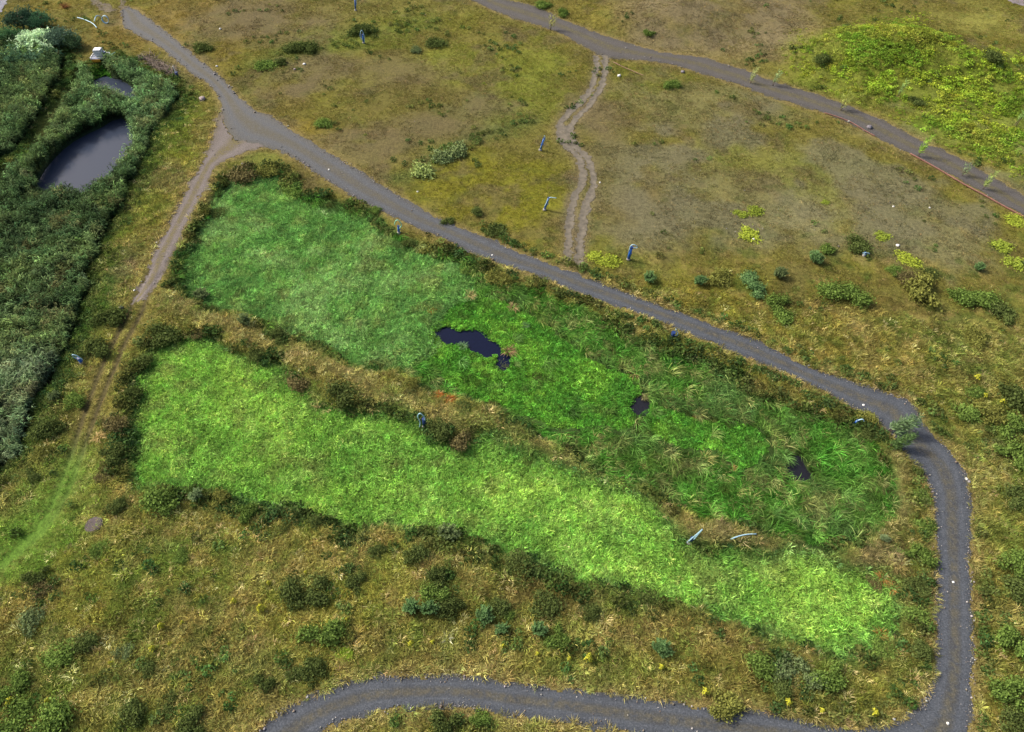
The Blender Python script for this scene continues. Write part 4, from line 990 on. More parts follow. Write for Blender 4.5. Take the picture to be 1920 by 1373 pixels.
DK, MD, OL, PALE, BRN, TEAL, LIME, GRY = (64, 74, 38), (78, 96, 44), (92, 94, 46), (98, 112, 78), (84, 78, 50), (78, 102, 62), (112, 132, 46), (84, 96, 62)
G1 = 'bushes between the reed bed and the grassy ruts'
G2 = 'bushes round the edge of the lower basin'
G3 = 'bushes round the edge of the upper basin'
G4 = 'bushes on the rough bank above the bottom road'
G5 = 'bushes in the rough to the right of the main road'
G6 = 'small bushes dotted over the upper meadow'
G7 = 'bushes along the right edge of the picture'
B = [
 # between the reeds and the grassy ruts
 ('low',205,592,46,DK,'long dark bush behind the smooth dark boulder by the ruts',G1),
 ('round',172,655,46,DK,'dark bramble bush touching the blue well beside the reeds',G1),
 ('willow',100,742,26,GRY,'small greyish bush in the shade of the reed bed edge',G1),
 ('round',135,752,36,MD,'bush just below the blue well, right of a greyish bush',G1),
 ('round',90,805,44,DK,'broad dark round bush between reed corner and grassy ruts',G1),
 ('low',78,846,26,OL,'small olive bush under the broad dark round bush',G1),
 ('round',58,888,28,DK,'lowest dark bush at the bottom corner of the reed bed',G1),
 # upper basin edge
 ('round',346,480,17,MD,'small round bush alone at the left edge of the upper basin',G3),
 ('low',410,398,32,DK,'dark low bush on the left edge of the upper basin below its top corner',G3),
 ('low',455,322,56,BRN,'brownish dry bush at the top left corner of the upper basin',G3),
 ('low',502,316,40,OL,'olive bush at the top of the upper basin beside the brownish bush',G3),
 ('low',548,352,46,MD,'green bush where the upper basin meets the main road verge',G3),
 ('round',626,383,24,DK,'dark round bush on the upper basin bank below the pale roadside stones',G3),
 ('willow',375,552,38,GRY,'pale grey willow bush at the lower left corner of the upper basin',G3),
 ('round',396,580,26,DK,'small dark bush under the pale grey willow bush',G3),
 ('willow',456,602,36,GRY,'grey green bush at the top of the straw berm',G3),
 ('round',521,632,34,DK,'round dark bush on the berm right of the grey green bush',G3),
 ('low',700,688,42,DK,'dark tangled bush at the bottom edge of the pale green grass',G3),
 ('low',770,718,32,OL,'olive bush on the berm left of the rust brown weeds',G3),
 ('round',795,732,26,DK,'small dark bush touching the rust brown weeds',G3),
 ('low',868,760,30,DK,'dark low bush right of the rust brown weeds',G3),
 ('round',765,452,28,DK,'dark bush under the blue well with a green hoop',G3),
 ('low',800,462,36,OL,'olive bush right of the blue well with a green hoop',G3),
 ('low',880,500,40,MD,'green bush on the road verge at the right end of the pale grass',G3),
 ('low',930,520,40,OL,'olive bush on the road verge above the dark pool',G3),
 # lower basin edge
 ('low',300,626,62,DK,'wide dark bush at the top left corner of the lower basin',G2),
 ('low',372,622,30,BRN,'brown bush at the end of the berm next to a wide dark bush',G2),
 ('round',266,682,40,DK,'dark bush on the left bank of the lower basin by the rutted track',G2),
 ('round',246,745,46,DK,'large dark bush half way down the left bank of the lower basin',G2),
 ('low',214,790,44,BRN,'brown green bush left of the lower basin beside pale straw',G2),
 ('round',206,850,46,DK,'dark bush beside the pale straw at the lower basin corner',G2),
 ('low',190,888,34,BRN,'brownish bush at the outer corner of the lower basin',G2),
 ('round',212,950,40,DK,'dark bush above the round manhole cover',G2),
 ('low',250,958,30,OL,'small olive bush right of the dark bush above the manhole',G2),
 ('round',300,938,70,MD,'biggest rounded bush at the lower left corner of the lower basin',G2),
 ('willow',366,930,36,PALE,'pale bluish green bush squeezed between two darker bushes',G2),
 ('round',406,940,44,OL,'olive brown round bush right of the pale bluish bush',G2),
 ('round',459,960,42,MD,'solitary green round bush under the lower basin grass',G2),
 ('low',531,988,24,DK,'small dark bush with straw grass around it below the lower basin',G2),
 ('round',590,981,28,DK,'dark bush at the basin edge left of the straw hummock',G2),
 ('low',692,990,32,DK,'low dark bush right of the straw hummock on the basin edge',G2),
 ('willow',838,998,50,GRY,'large grey green bush spilling into the lower basin',G2),
 ('low',480,662,32,DK,'dark bush on the upper edge of the lower basin near its left end',G2),
 ('low',560,712,46,BRN,'brown tangled bush on the upper edge of the lower basin',G2),
 ('low',640,736,64,DK,'long dark tangled bush above the lower basin grass',G2),
 ('round',822,800,50,DK,'big dark bush right of the blue well with a tall hose loop',G2),
 ('round',866,822,46,BRN,'brown dark bush at the notch of the lower basin',G2),
 ('low',990,862,26,MD,'small green bush on the upper edge of the lower basin past its notch',G2),
 ('round',1115,1088,24,DK,'dark bush standing in the lower edge of the lower basin',G2),
 ('low',1212,1116,48,DK,'long dark bush in the lower edge of the lower basin further right',G2),
 ('round',1265,1140,22,OL,'small olive bush just under the lower basin edge',G2),
 ('low',1660,1218,44,MD,'green bush at the rounded right end of the lower basin',G2),
 ('low',1640,690+400,30,BRN,'brown bush at the tip where berm and lower basin meet',G2),
 # right end, beside the main road bend
 ('low',1640,815,38,DK,'dark low undergrowth bush left of the two leaning saplings',G3),
 ('round',1624,780,32,OL,'olive bush beside the blue well at the road bend',G3),
 ('round',1719,882,24,DK,'dark bush at the mouth of the straw path by the road',G3),
 ('low',1730,930,36,MD,'green hedge bush along the inner edge of the road bend, topmost',G3),
 ('low',1735,985,36,MD,'green hedge bush along the inner road edge, second from the top',G3),
 ('round',1724,1040,48,MD,'fat green hedge bush where the straw path ends',G3),
 ('low',1722,1100,46,DK,'dark hedge bush between lower basin tip and the road',G3),
 ('low',1724,1155,46,MD,'green hedge bush beside the rusty reeds of the basin tip',G3),
 ('round',1728,1220,40,DK,'lowest dark hedge bush before the road junction',G3),
 ('willow',1656,1010,24,PALE,'pale green plant at the end of the straw path',G3),
 # rough bank above the bottom road
 ('round',548,1116,48,DK,'left half of a pair of big dark bushes on the rough bank',G4),
 ('round',594,1104,50,DK,'right half of a pair of big dark bushes on the rough bank',G4),
 ('round',668,1092,34,DK,'dark bush right of the pair of big dark bushes',G4),
 ('round',706,1034,28,DK,'dark bush above the bare brown patch of the bank',G4),
 ('round',776,1040,38,DK,'dark bush at the top of the rough bank under the basin',G4),
 ('round',822,1088,42,DK,'dark green bush above the cluster of bluish saplings',G4),
 ('round',812,1120,46,MD,'tall green bush behind the bluish sapling cluster',G4),
 ('willow',768,1138,36,TEAL,'bluish pale sapling, leftmost of the sapling cluster',G4),
 ('willow',802,1142,34,TEAL,'teal sapling second from left in the sapling cluster',G4),
 ('round',842,1142,42,DK,'dark bush at the right side of the sapling cluster',G4),
 ('willow',905,1152,40,TEAL,'pale teal bush beside a black hollow on the bank',G4),
 ('round',934,1136,34,DK,'black green bush in the hollow between two light bushes',G4),
 ('round',950,1150,24,MD,'light green bush right of the black hollow',G4),
 ('willow',938,1180,28,TEAL,'small teal bush below the black hollow',G4),
 ('willow',1008,1180,32,TEAL,'bluish bush in the middle of the bank, paired with a green one',G4),
 ('round',1044,1194,38,MD,'green bush paired with a bluish one in the middle of the bank',G4),
 ('round',1104,1146,32,DK,'dark isolated bush amid brown grass right of the middle bank',G4),
 ('low',1022,1132,48,DK,'olive dark bush in the dark brown part of the bank',G4),
 ('low',972,1052,42,DK,'dark bush where the dark brown bank meets the basin',G4),
 ('low',1060,1072,26,DK,'small dark bush under the basin edge right of centre',G4),
 ('willow',1236,1214,42,TEAL,'soft teal bush alone in the tan grass above the bottom road',G4),
 ('round',1428,1252,44,MD,'green bush at the left end of the leafy thicket',G4),
 ('low',1472,1250,40,GRY,'pale leafy bush left of the thicket middle above the bottom road',G4),
 ('round',1514,1260,42,GRY,'pale leafy bush right of the thicket middle above the bottom road',G4),
 ('round',1556,1266,50,MD,'green bush at the right end of the leafy thicket',G4),
 ('round',1360,1318,50,OL,'olive bush overhanging the bottom road',G4),
 ('round',1470,1300,32,DK,'small dark bush with yellow flowers at its foot',G4),
 ('round',598,1186,60,MD,'large green bush with yellowish sprigs on the left bank',G4),
 ('round',640,1178,42,OL,'olive bush right of the large green sprigged bush',G4),
 ('low',646,1226,24,LIME,'bright lime green plant below the olive bush',G4),
 ('round',586,1260,44,DK,'dark round bush nearest the top of the bottom road curve',G4),
 ('round',552,1264,28,DK,'smaller dark bush left of the one nearest the road curve',G4),
 ('round',492,1278,34,DK,'dark bush left of the bottom road curve in long grass',G4),
 ('round',362,1356,46,DK,'dark bush at the bottom edge left of the road',G4),
 ('round',242,1340,46,DK,'dark glossy bush near the bottom edge, left part',G4),
 ('round',92,1358,64,MD,'large green bush cut by the bottom edge on the left',G4),
 ('round',18,1290,48,MD,'green bush cut by the left edge near the corner',G4),
 ('low',18,1348,60,MD,'wide green bush filling the bottom left corner',G4),
 ('round',68,1078,34,DK,'dark bush below the green grassy track on the left',G4),
 ('low',76,1104,32,BRN,'brown dead bush touching the dark one below the grassy track',G4),
 ('round',155,1200,38,DK,'dark round bush in the lower left rough, right of two',G4),
 ('low',110,1222,46,MD,'low green bush in the lower left rough, left of two',G4),
 ('low',230,1222,28,GRY,'grey green weed tall in the lower left rough',G4),
 ('round',278,1258,28,DK,'little dark bush below the yellow ragwort on the left',G4),
 ('round',318,1318,28,DK,'small dark bush near the bottom edge between two bigger ones',G4),
 ('low',56,1162,40,GRY,'grey bush near the left edge in the lower rough',G4),
 ('low',185,1030,30,MD,'green bush right below the manhole cover',G4),
 ('low',340,1040,26,MD,'small green bush in the grass under the biggest rounded bush',G4),
 ('round',834,1356,48,DK,'dark bush on the grass below the bottom road',G4),
 ('round',900,1344,30,MD,'green bush right of the dark one below the bottom road',G4),
 # rough right of the main road
 ('round',1408,518,30,TEAL,'upper of two bluish bushes close together in the right rough',G5),
 ('round',1421,544,32,TEAL,'lower of two bluish bushes close together in the right rough',G5),
 ('willow',1310,528,26,TEAL,'teal bush left of the two bluish bushes',G5),
 ('willow',1216,520,28,TEAL,'teal conical bush nearest the hooked blue well',G5),
 ('low',1350,518,38,OL,'olive bush between the teal bush and the two bluish bushes',G5),
 ('round',1458,566,36,MD,'upper green bush of a pair below the two bluish bushes',G5),
 ('round',1473,590,34,MD,'lower green bush of a pair below the two bluish bushes',G5),
 ('round',1570,546,44,MD,'left part of the long green bush in the right rough',G5),
 ('round',1606,550,42,MD,'right part of the long green bush in the right rough',G5),
 ('round',1736,542,58,OL,'large olive bush in the right rough',G5),
 ('low',1708,520,34,BRN,'brownish bush behind the large olive bush',G5),
 ('willow',1527,484,32,TEAL,'teal bush on the crest by the gravelly meadow',G5),
 ('round',1555,466,24,MD,'small green bush up the crest from the teal one',G5),
 ('low',1610,456,40,DK,'dark bush at the top of the crest',G5),
 ('low',1680,506,24,MD,'small green bush left of the brownish bush',G5),
 ('low',1746,512,26,DK,'small dark bush behind the large olive bush on the right',G5),
 ('round',1804,552,42,MD,'green bush right of the large olive bush',G5),
 ('round',1850,556,42,MD,'green bush second right of the large olive bush',G5),
 ('low',1884,584,44,DK,'dark bush towards the right edge in the upper rough',G5),
 ('willow',1460,514,28,GRY,'grey green bush above the green pair',G5),
 ('willow',1834,502,20,TEAL,'tiny teal bush on the gravelly meadow edge at right',G5),
 ('low',1832,628,40,OL,'olive bush on the pale grass of the right slope',G5),
 ('round',1860,770,46,OL,'olive bush level with the road bend on the right',G5),
 ('round',1812,770,40,MD,'green bush closest to the outside of the road bend',G5),
 ('low',1830,732,28,MD,'small green bush above the ones outside the road bend',G5),
 # right edge
 ('round',1902,740,52,DK,'dark bush at the right edge above the road bend level',G7),
 ('round',1898,800,44,MD,'green bush at the right edge level with the saplings',G7),
 ('round',1904,852,52,MD,'big green bush at the right edge just under the saplings level',G7),
 ('low',1908,932,44,DK,'dark low bush at the right edge beside the straw path level',G7),
 ('round',1904,1055,52,MD,'green bush at the right edge beside the stony road',G7),
 ('round',1914,1112,48,DK,'dark bush at the right edge level with the basin tip',G7),
 ('round',1906,1205,52,MD,'pale topped green bush at the right edge above the junction',G7),
 ('round',1902,1300,56,MD,'green bush at the right edge level with the road junction',G7),
 ('low',1908,1358,50,DK,'dark bush in the bottom right corner',G7),
 # upper meadow
 ('low',548,84,30,DK,'left dark bush of the dark group near the looped blue well',G6),
 ('low',576,86,34,DK,'right dark bush of the dark group near the looped blue well',G6),
 ('round',527,116,18,DK,'small dark round bush below the dark group',G6),
 ('low',605,228,26,MD,'small green plant on the dry meadow near the main road',G6),
 ('round',895,398,20,DK,'dark bushlet between the main road and the wheel ruts, upper',G6),
 ('low',930,428,30,DK,'dark bush between the main road and the wheel ruts, lower',G6),
 ('low',840,385+28,20,DK,'tiny dark bush on the meadow edge near the main road',G6),
 ('low',676,52,34,DK,'dark bush right behind the looped blue well',G6),
 ('low',816,78,30,DK,'dark low bush alone on the middle of the upper meadow',G6),
 ('low',779,92,18,GRY,'tiny grey green bush left of the dark one on the upper meadow',G6),
 ('round',1056,24,20,MD,'round green bush on the far verge of the gravel track',G6),
 ('low',1018,6,24,MD,'green bush cut by the top edge beside the gravel track',G6),
 ('round',1218,60,16,MD,'little dark green bush on the far slope over the gravel track',G6),
 ('low',1540,106,26,DK,'dark bush at the left foot of the mound',G6),
 ('round',1590,50,14,DK,'tiny dark bush left above the mound',G6),
 ('round',1862,104,32,DK,'dark bush on the shady side of the mound',G6),
 ('low',1720,188,24,DK,'dark bush low on the front of the mound',G6),
 ('low',378,86,28,DK,'dark plant on the meadow beside the upper main road',G6),
 ('low',495,120,30,MD,'green plant left of the small dark round bush',G6),
 ('weed',860,276,44,(92,104,66),'greyish weed patch in the meadow hollow, upper part',G6),
 ('weed',830,290,40,(88,100,64),'greyish weed patch in the meadow hollow, lower part',G6),
 ('weed',790,318,46,(112,124,72),'pale green grassy weed patch near the main road',G6),
 ('low',1262,156,26,MD,'green plant under the shallow ditch by the gravel track',G6),
 ('low',705,392,16,MD,'little green bush on the verge opposite the pale stones',G6),
]
for k, a, b, w, c, lb, g in B: bush(k, a, b, w, c, lb, group=g, hs=1.0 if k != 'low' else 0.9)

# young leaning saplings
G8 = 'wind bent saplings along the gravel track'
for (px, py, w, c, lb) in [
 (1672,796,44,(88,108,74),'larger leaning sapling with silvery leaves over the road bend'),
 (1672,828,36,(78,100,58),'smaller leaning sapling below the silvery one at the road bend'),
]: bush('sapling', px, py, w, c, lb, 'sapling', 'sapling', 'saplings leaning over the road bend', 0.8, rz=0.0)
for (px, py, w, c, lb) in [
 (1032,52,17,(104,104,60),'pale thin sapling at the top end of the gravel track'),
 (1408,152,15,(100,106,66),'pale sapling on the track verge, first of a close pair'),
 (1450,156,17,(88,102,68),'greyish sapling on the track verge, second of a close pair'),
 (1578,202,19,(106,112,60),'straw coloured sapling midway down the gravel track'),
 (1724,288,21,(92,116,44),'bright green sapling beside the red pipe'),
 (1684,178,17,(86,104,58),'thin grey sapling standing on the mound front'),
 (1806,326,17,(86,100,70),'grey sapling growing in the track near its lower end'),
 (1846,350,20,(90,102,56),'last sapling by the red pipe before the right edge'),
 (1908,228,30,(86,106,58),'tall pale sapling at the right edge below the mound'),
]: bush('wisp', px, py, w, tuple(v * 1.22 for v in c), lb, 'sapling', 'sapling', G8, 0.9, rz=0.5)

# yellow weed mats and ragwort
G9 = 'mats of yellow weed on the dry meadow'
YEL = (102, 114, 42)
for (px, py, w, h, c, lb) in [
 (1390,399,26,1,YEL,'left half of the larger yellow weed mat on the gravelly meadow'),
 (1417,394,30,1,YEL,'right half of the larger yellow weed mat on the gravelly meadow'),
 (1405,440,44,1,(110,120,42),'smaller yellow green weed mat on the gravelly meadow'),
 (1118,482,36,1,(110,120,42),'left half of the yellow weed mat beside the hooked blue well'),
 (1146,488,36,1,(110,120,42),'right half of the yellow weed mat beside the hooked blue well'),
 (1547,379,16,1,YEL,'tiny yellow weed alone on the gravelly meadow'),
 (1656,440,32,1,YEL,'yellow weed mat above the crest bushes'),
 (1704,484,40,1,(110,120,42),'yellow green weed mat right of the crest bushes'),
 (1884,462,40,1,YEL,'upper yellow weed mat at the right edge'),
 (1904,490,40,1,YEL,'lower yellow weed mat at the right edge'),
 (1906,412,36,1,(110,120,42),'yellow green weed mat at the right end of the gravel track'),
]: bush('weed', px, py, w, c, lb, 'yellow_weed', 'weed', G9, 0.45)

M_FLOWER = plain('yellow_flower', S(172, 172, 40), 0.9, 0, 0.45, 9)
def ragwort_parts(rng):
    """one lumpy, broken-edged umbel of yellow heads on a few stems"""
    nr, na = 5, 22; V = [(0, 0, 0.95)]; F = []
    for i in range(1, nr + 1):
        for k in range(na):
            a = 6.283 * k / na; r = 0.42 * i / nr * rng.uniform(0.75, 1.2) * (1.0 if i < nr else rng.uniform(0.55, 1.25))
            V.append((r * math.cos(a), r * math.sin(a), 0.95 - 0.5 * (i / nr) ** 2 + rng.uniform(-0.07, 0.07)))
    for k in range(na):
        F.append((0, 1 + k, 1 + (k + 1) % na))
        for i in range(nr - 1):
            if i >= 1 and rng.uniform() < 0.36: continue
            p = 1 + i * na; q = p + na
            F.append((p + k, q + k, q + (k + 1) % na, p + (k + 1) % na))
    used = sorted({v for f in F for v in f}); mp = {v: j for j, v in enumerate(used)}
    st = MB()
    for i in range(8):
        a = rng.uniform(0, 6.28); r = rng.uniform(0.1, 0.34)
        st.tube([(0.03 * math.cos(a), 0.03 * math.sin(a), -0.03), (r * 0.5 * math.cos(a), r * 0.5 * math.sin(a), 0.42), (r * math.cos(a), r * math.sin(a), 0.82)], [0.014, 0.012, 0.008], 5)
    return make_mesh('flower_head', [V[v] for v in used], [tuple(mp[v] for v in f) for f in F], [M_FLOWER]), make_mesh('stem', st.V, st.F, [plain('green_stem', S(86, 104, 44), 0.9)])
RAG = [ragwort_parts(br) for _ in range(3)]
RW = [(304,1177,1.3,'bigger ragwort in the left rough, above two smaller ones'),(343,1169,0.8,'small ragwort right of the bigger one in the left rough'),(289,1218,1.2,'ragwort beside a dark streak in the left rough'),
 (320,1209,0.8,'small ragwort between the bigger two in the left rough'),(440,1130,1.2,'ragwort on tan grass left of the pair of big dark bushes'),(491,1143,1.6,'brightest ragwort left of the pair of big dark bushes'),
 (505,1095,0.9,'ragwort above left of the pair of big dark bushes'),(574,1075,0.8,'faint ragwort just above the pair of big dark bushes'),(652,1164,1.0,'ragwort by the olive bush on the left bank'),
 (771,1209,1.1,'ragwort below the leftmost bluish sapling'),(811,1206,0.9,'ragwort below the teal sapling cluster'),(944,1213,0.9,'ragwort below the small teal bush'),(1008,1228,0.9,'ragwort below the bluish bush of the middle bank'),
 (1103,1237,1.6,'tall bright ragwort above the middle of the bottom road'),(1068,1236,0.8,'small ragwort left of the tall bright one'),(1240,1253,1.1,'ragwort below the soft teal bush'),(1321,1299,1.4,'ragwort left of the olive bush overhanging the road'),
 (1476,1319,1.3,'large ragwort at the foot of the small dark bush'),(1540,1334,1.0,'faint ragwort on the road verge below the thicket'),(1638,1339,1.4,'ragwort on the verge nearest the road junction'),
 (1831,711,1.4,'highest ragwort on the right slope'),(1845,745,1.2,'ragwort below the highest one on the right slope'),(1877,757,1.4,'ragwort nearest the right edge on the slope'),
 (24,1316,1.4,'ragwort among green bushes in the bottom left corner'),(92,1316,1.0,'ragwort right of the bottom left corner bushes'),(210,1245,0.9,'ragwort beside the grey green tall weed')]
for i, (px, py, s, lb) in enumerate(RW):
    x, y, z = at(px, py)
    r = empty('ragwort', (x, y, z), random.uniform(0, 6.28)); s *= 0.56; r.scale = (s, s, s)
    link('flower_head', RAG[i % 3][0], r); link('stem', RAG[i % 3][1], r)
    tag(r, lb, 'wildflower', 'yellow ragwort plants in the rough grass')

# dead and pale plants
def tussock(px, py, w, col, label, name='dry_tussock', cat='grass tussock', n=90, h=0.9, droop=0.7, lean=0.2):
    s = ppm(px, py); rad = w / s / 2
    V, F, Sh = tuft(n, h, 0.35, 0.06, droop, br, lean=lean, seg=3, splay=1.0)
    x, y, z = at(px, py); z = float(gsample(H, x, y))
    o = link(name, make_mesh(name, V, F, [M_BUSH], False, Sh)); o.location = (x, y, z); o.scale = (rad, rad, rad * 0.9); o.color = leaf_col(col, 0.55)
    return tag(o, label, cat)
tussock(822,742,22,(168,106,56),'left half of the rust brown dead weeds on the berm','dead_weed','dead plant',120,1.0)
tussock(842,750,26,(150,92,48),'right half of the rust brown dead weeds on the berm','dead_weed','dead plant',120,1.0)
tussock(1375,880,20,(190,160,100),'star shaped straw tussock below the second duckweed mat')
tussock(1266,764,24,(186,164,118),'pale dead tussock at the top of the second duckweed mat')
tussock(1307,778,26,(128,84,46),'rust brown dead tussock right of the pale one')
tussock(880,556,30,(176,160,110),'pale straw tussock between wet grass and duckweed')
tussock(962,578,30,(160,140,100),'pale bent tussock on the upper rim of the duckweed')
tussock(1190,702,34,(160,136,92),'tan tussock where duckweed meets the sedges')
tussock(810,585,20,(176,132,62),'orange tinted tussock left of the dark pool')
tussock(955,660,34,(150,126,92),'brown collapsed tussock at the right tip of the dark pool')
tussock(946,684,26,(132,128,92),'grey brown tussock in the small choked pool')
tussock(868,650,24,(108,140,96),'grey green sedge tuft dipping into the dark pool','sedge_tuft','grass tussock')
tussock(985,612,20,(96,124,84),'grey green sedge tuft alone in the upper duckweed','sedge_tuft','grass tussock')
tussock(1208,748,18,(150,136,104),'dead tussock at the rim of the black bog hole')
tussock(1650,1192,34,(160,112,62),'rusty reed tussock at the rounded end of the lower basin','rusty_reed','grass tussock')
tussock(1656,1085,40,(150,116,66),'rusty reed tussock on the rim above the lower basin end','rusty_reed','grass tussock')
tussock(1672,1105,34,(164,126,72),'tan reed tussock at the upper tip of the lower basin','rusty_reed','grass tussock')
tussock(186,822,32,(186,162,110),'pale straw clump on the left of the lower basin')
tussock(122,14,22,(124,88,58),'brown dead clump near the top left corner','dead_weed','dead plant',120,1.0)

# trees at the top left
def tree(px, py, wpx, hgt, col, label, feather=False):
    s = ppm(px, py); rad = wpx * 1.2 / s / 2
    x, y, z = at(px, py)
    x, y, z = at(*proj(*unproj_at(px, py, z + hgt * 0.6), z))
    r = empty('tree', (x, y, z))
    mb = MB()
    mb.tube([(0, 0, -0.1), (0.05, 0, hgt * 0.3), (0.12, 0.05, hgt * 0.55), (0.15, 0.05, hgt * 0.8)], [0.16, 0.13, 0.09, 0.03], 8)
    for i in range(7):
        a = i * 2.4; h0 = hgt * (0.25 + 0.07 * i)
        mb.tube([(0.06, 0, h0), (0.45 * rad * math.cos(a), 0.45 * rad * math.sin(a), h0 + hgt * 0.12), (0.8 * rad * math.cos(a), 0.8 * rad * math.sin(a), h0 + hgt * 0.2)], [0.07, 0.045, 0.015], 6)
    mb.build('trunk', M_BARK, r)
    if feather: V, F, Sh = crown_spray(br, 130, 40, 1.0, 0.15, (0.16, 0.022), 0.95)
    else: V, F, Sh = crown_round(br, 16, 3200, 0.075, 0.95)
    f = link('crown', make_mesh('crown', V, F, [M_BUSH], False, Sh), r)
    f.scale = (rad, rad, hgt * (0.92 if feather else 0.95)); f.color = leaf_col(col); f.location = (0, 0, hgt * 0.10)
    return tag(r, label, 'tree', 'trees at the top left corner')
tree(66,78,82,3.6,(148,168,134),'pale silvery feathery tree among dark trees', True)
tree(34,34,44,3.6,(48,66,50),'darkest tree at the top left corner')
tree(72,34,34,3.0,(60,88,62),'bluish green tree right of the darkest one')
tree(18,70,40,3.2,(62,90,58),'green tree at the left edge beside the silvery tree')
tree(112,66,44,3.0,(66,84,68),'grey green tree right of the silvery tree')
tree(134,76,30,2.2,(60,78,52),'small dark tree nearest the muddy slope')
tree(30,104,54,3.0,(60,84,60),'dark tree in front of the silvery tree on the left')
tree(84,106,50,2.8,(64,88,66),'dark tree in front of the silvery tree on the right')

# ------------------------------------------------------------------ things made by people
M_BLUE = plain('blue_plastic', (0.010, 0.105, 0.42), 0.4, 0, 0.1)
M_NAVY = plain('navy_plastic', (0.012, 0.035, 0.14), 0.45, 0, 0.1)
M_HOSE = plain('pale_blue_hose', (0.30, 0.48, 0.58), 0.45, 0, 0.08)
M_GRNHOSE = plain('pale_green_hose', (0.22, 0.55, 0.42), 0.45, 0, 0.08)
M_WHITE = plain('white_plastic', (0.78, 0.79, 0.78), 0.5, 0, 0.05, 1.5)
M_STEEL = plain('galvanised_steel', (0.52, 0.53, 0.53), 0.4, 0.6, 0.1)
M_RED = plain('faded_red_pipe', (0.18, 0.075, 0.055), 0.6, 0, 0.2, 1.0)
M_RUSTY = plain('rusty_iron', (0.075, 0.055, 0.058), 0.8, 0.1, 0.25, 3)
M_CONC = plain('concrete', (0.30, 0.28, 0.26), 0.9, 0, 0.15, 4)
M_ROCKW = plain('white_rock', (0.62, 0.61, 0.58), 0.85, 0, 0.2, 5)
M_ROCKP = plain('pinkish_rock', (0.26, 0.21, 0.20), 0.9, 0, 0.25, 4)
M_ROCKD = plain('dark_rock', (0.13, 0.12, 0.14), 0.7, 0, 0.25, 4)
M_ORANGE = plain('orange_board', (0.55, 0.27, 0.02), 0.6, 0, 0.3, 6)
M_GREENP = plain('green_paint', (0.03, 0.16, 0.12), 0.5, 0, 0.1)

def curve(pts, k=6):
    p = smooth_poly([q[:2] for q in pts], False, k); z = smooth_poly([(q[2], 0) for q in pts], False, k)[:, 0]
    return [(a, b, c) for (a, b), c in zip(p, z)]
def blue_well(px, py, hgt, hose, label, lean=0.0, hose_mat=None, casing=None, yw=0.0, r=0.13):
    """gas well: collar, casing with cap and a side branch, flexible hose.  hose: (across, height) points, in metres from the foot"""
    x, y, z = at(px, py); z = float(gsample(H, x, y))
    root = empty('blue_well', (x, y, z), yw)
    m = MB(); m.tube([(0, 0, -0.05), (0, 0, 0.16)], 0.24, 14); m.tube([(0, 0, 0.16), (0, 0, 0.22)], [0.24, 0.18], 14); m.build('collar', M_CONC, root)
    m = MB(); m.tube([(0, 0, 0.1), (lean * hgt, 0, hgt)], r, 14)
    m.tube([(lean * hgt * 0.5, 0, hgt * 0.5), (lean * hgt * 0.5 + 0.28, 0.02, hgt * 0.5)], 0.06, 8); m.build('casing', casing or M_BLUE, root, True)
    m = MB(); m.tube([(lean * hgt, 0, hgt), (lean * (hgt + 0.1), 0, hgt + 0.09)], r * 1.22, 14); m.build('cap', M_NAVY, root)
    if hose:
        m = MB(); m.tube(curve([(a, -0.05 - 0.03 * i, b) for i, (a, b) in enumerate(hose)]), 0.06, 8); m.build('hose', hose_mat or M_HOSE, root, True)
    return tag(root, label, 'gas well', 'blue gas wells on the site')
blue_well(667,20,2.3,[(0.25,1.0),(0.45,1.8),(0.5,2.8),(0.5,3.6)],'blue well at the top edge with a pale hose rising out of view',0.1)
blue_well(682,81,1.5,[(-0.25,0.5),(-0.4,1.4),(0.0,2.35),(0.32,1.5),(0.2,0.3)],'blue well with a narrow upright hose loop beside a dark bush',0.02,r=0.15)
blue_well(1013,282,2.0,[(0.0,0.5),(0.35,1.3),(0.65,2.0),(0.55,2.5)],'white topped leaning blue well left of the wheel ruts',0.25)
blue_well(1021,394,2.0,[(0.0,0.7),(0.35,1.6),(0.6,2.1),(1.0,2.15),(1.5,2.1)],'leaning blue well with a short level arm near the wheel ruts',0.25)
blue_well(1178,487,2.0,[(-0.1,1.5),(0.0,2.3),(0.3,2.55),(0.75,2.35),(0.8,2.1),(0.35,2.1)],'bright blue well with a hooked top beside a yellow weed mat',0.08,r=0.19)
blue_well(748,437,1.1,[(-0.4,1.4),(-0.2,2.0),(0.15,2.2),(0.45,1.8),(0.5,1.3),(0.15,0.9)],'blue well with a pale green hoop beside the main road',0.05,M_GRNHOSE,r=0.14)
blue_well(1260,633,0.8,[(0.1,0.5),(0.45,0.35),(0.5,0.9),(0.2,1.35),(0.15,1.6)],'navy blue well with a small pale hose on the road verge',0.05,None,M_NAVY,0.0,0.2)
blue_well(1599,797,0.75,[(0.1,0.7),(0.3,1.0),(0.6,1.1),(0.8,0.8)],'short blue well almost hidden in grass at the road bend',0.3)
blue_well(796,801,1.4,[(-0.5,0.1),(-0.35,1.0),(-0.5,2.0),(-0.2,2.6),(0.15,2.1),(0.2,1.5)],'blue well with a tall pale hose loop on the berm',0.03,casing=M_NAVY,r=0.16)
blue_well(1292,1018,0.9,[(-0.2,0.1),(0.0,0.9),(0.35,2.0),(0.6,2.9),(0.4,2.0),(0.2,1.1)],'blue well with a slim leaning hose loop at the berm end',0.1,casing=M_NAVY)
blue_well(153,681,0.75,[(-0.1,0.7),(-0.35,1.2),(-0.2,1.55),(0.2,1.35),(0.55,0.8)],'blue well with a curved hose in the shade of the reeds',0.0,r=0.17)
blue_well(333,144,0.7,[(0.0,0.6),(-0.05,1.2),(-0.1,1.9)],'dark blue well with a white pole at the end of the brushwood',0.0,M_WHITE,M_NAVY,r=0.2)
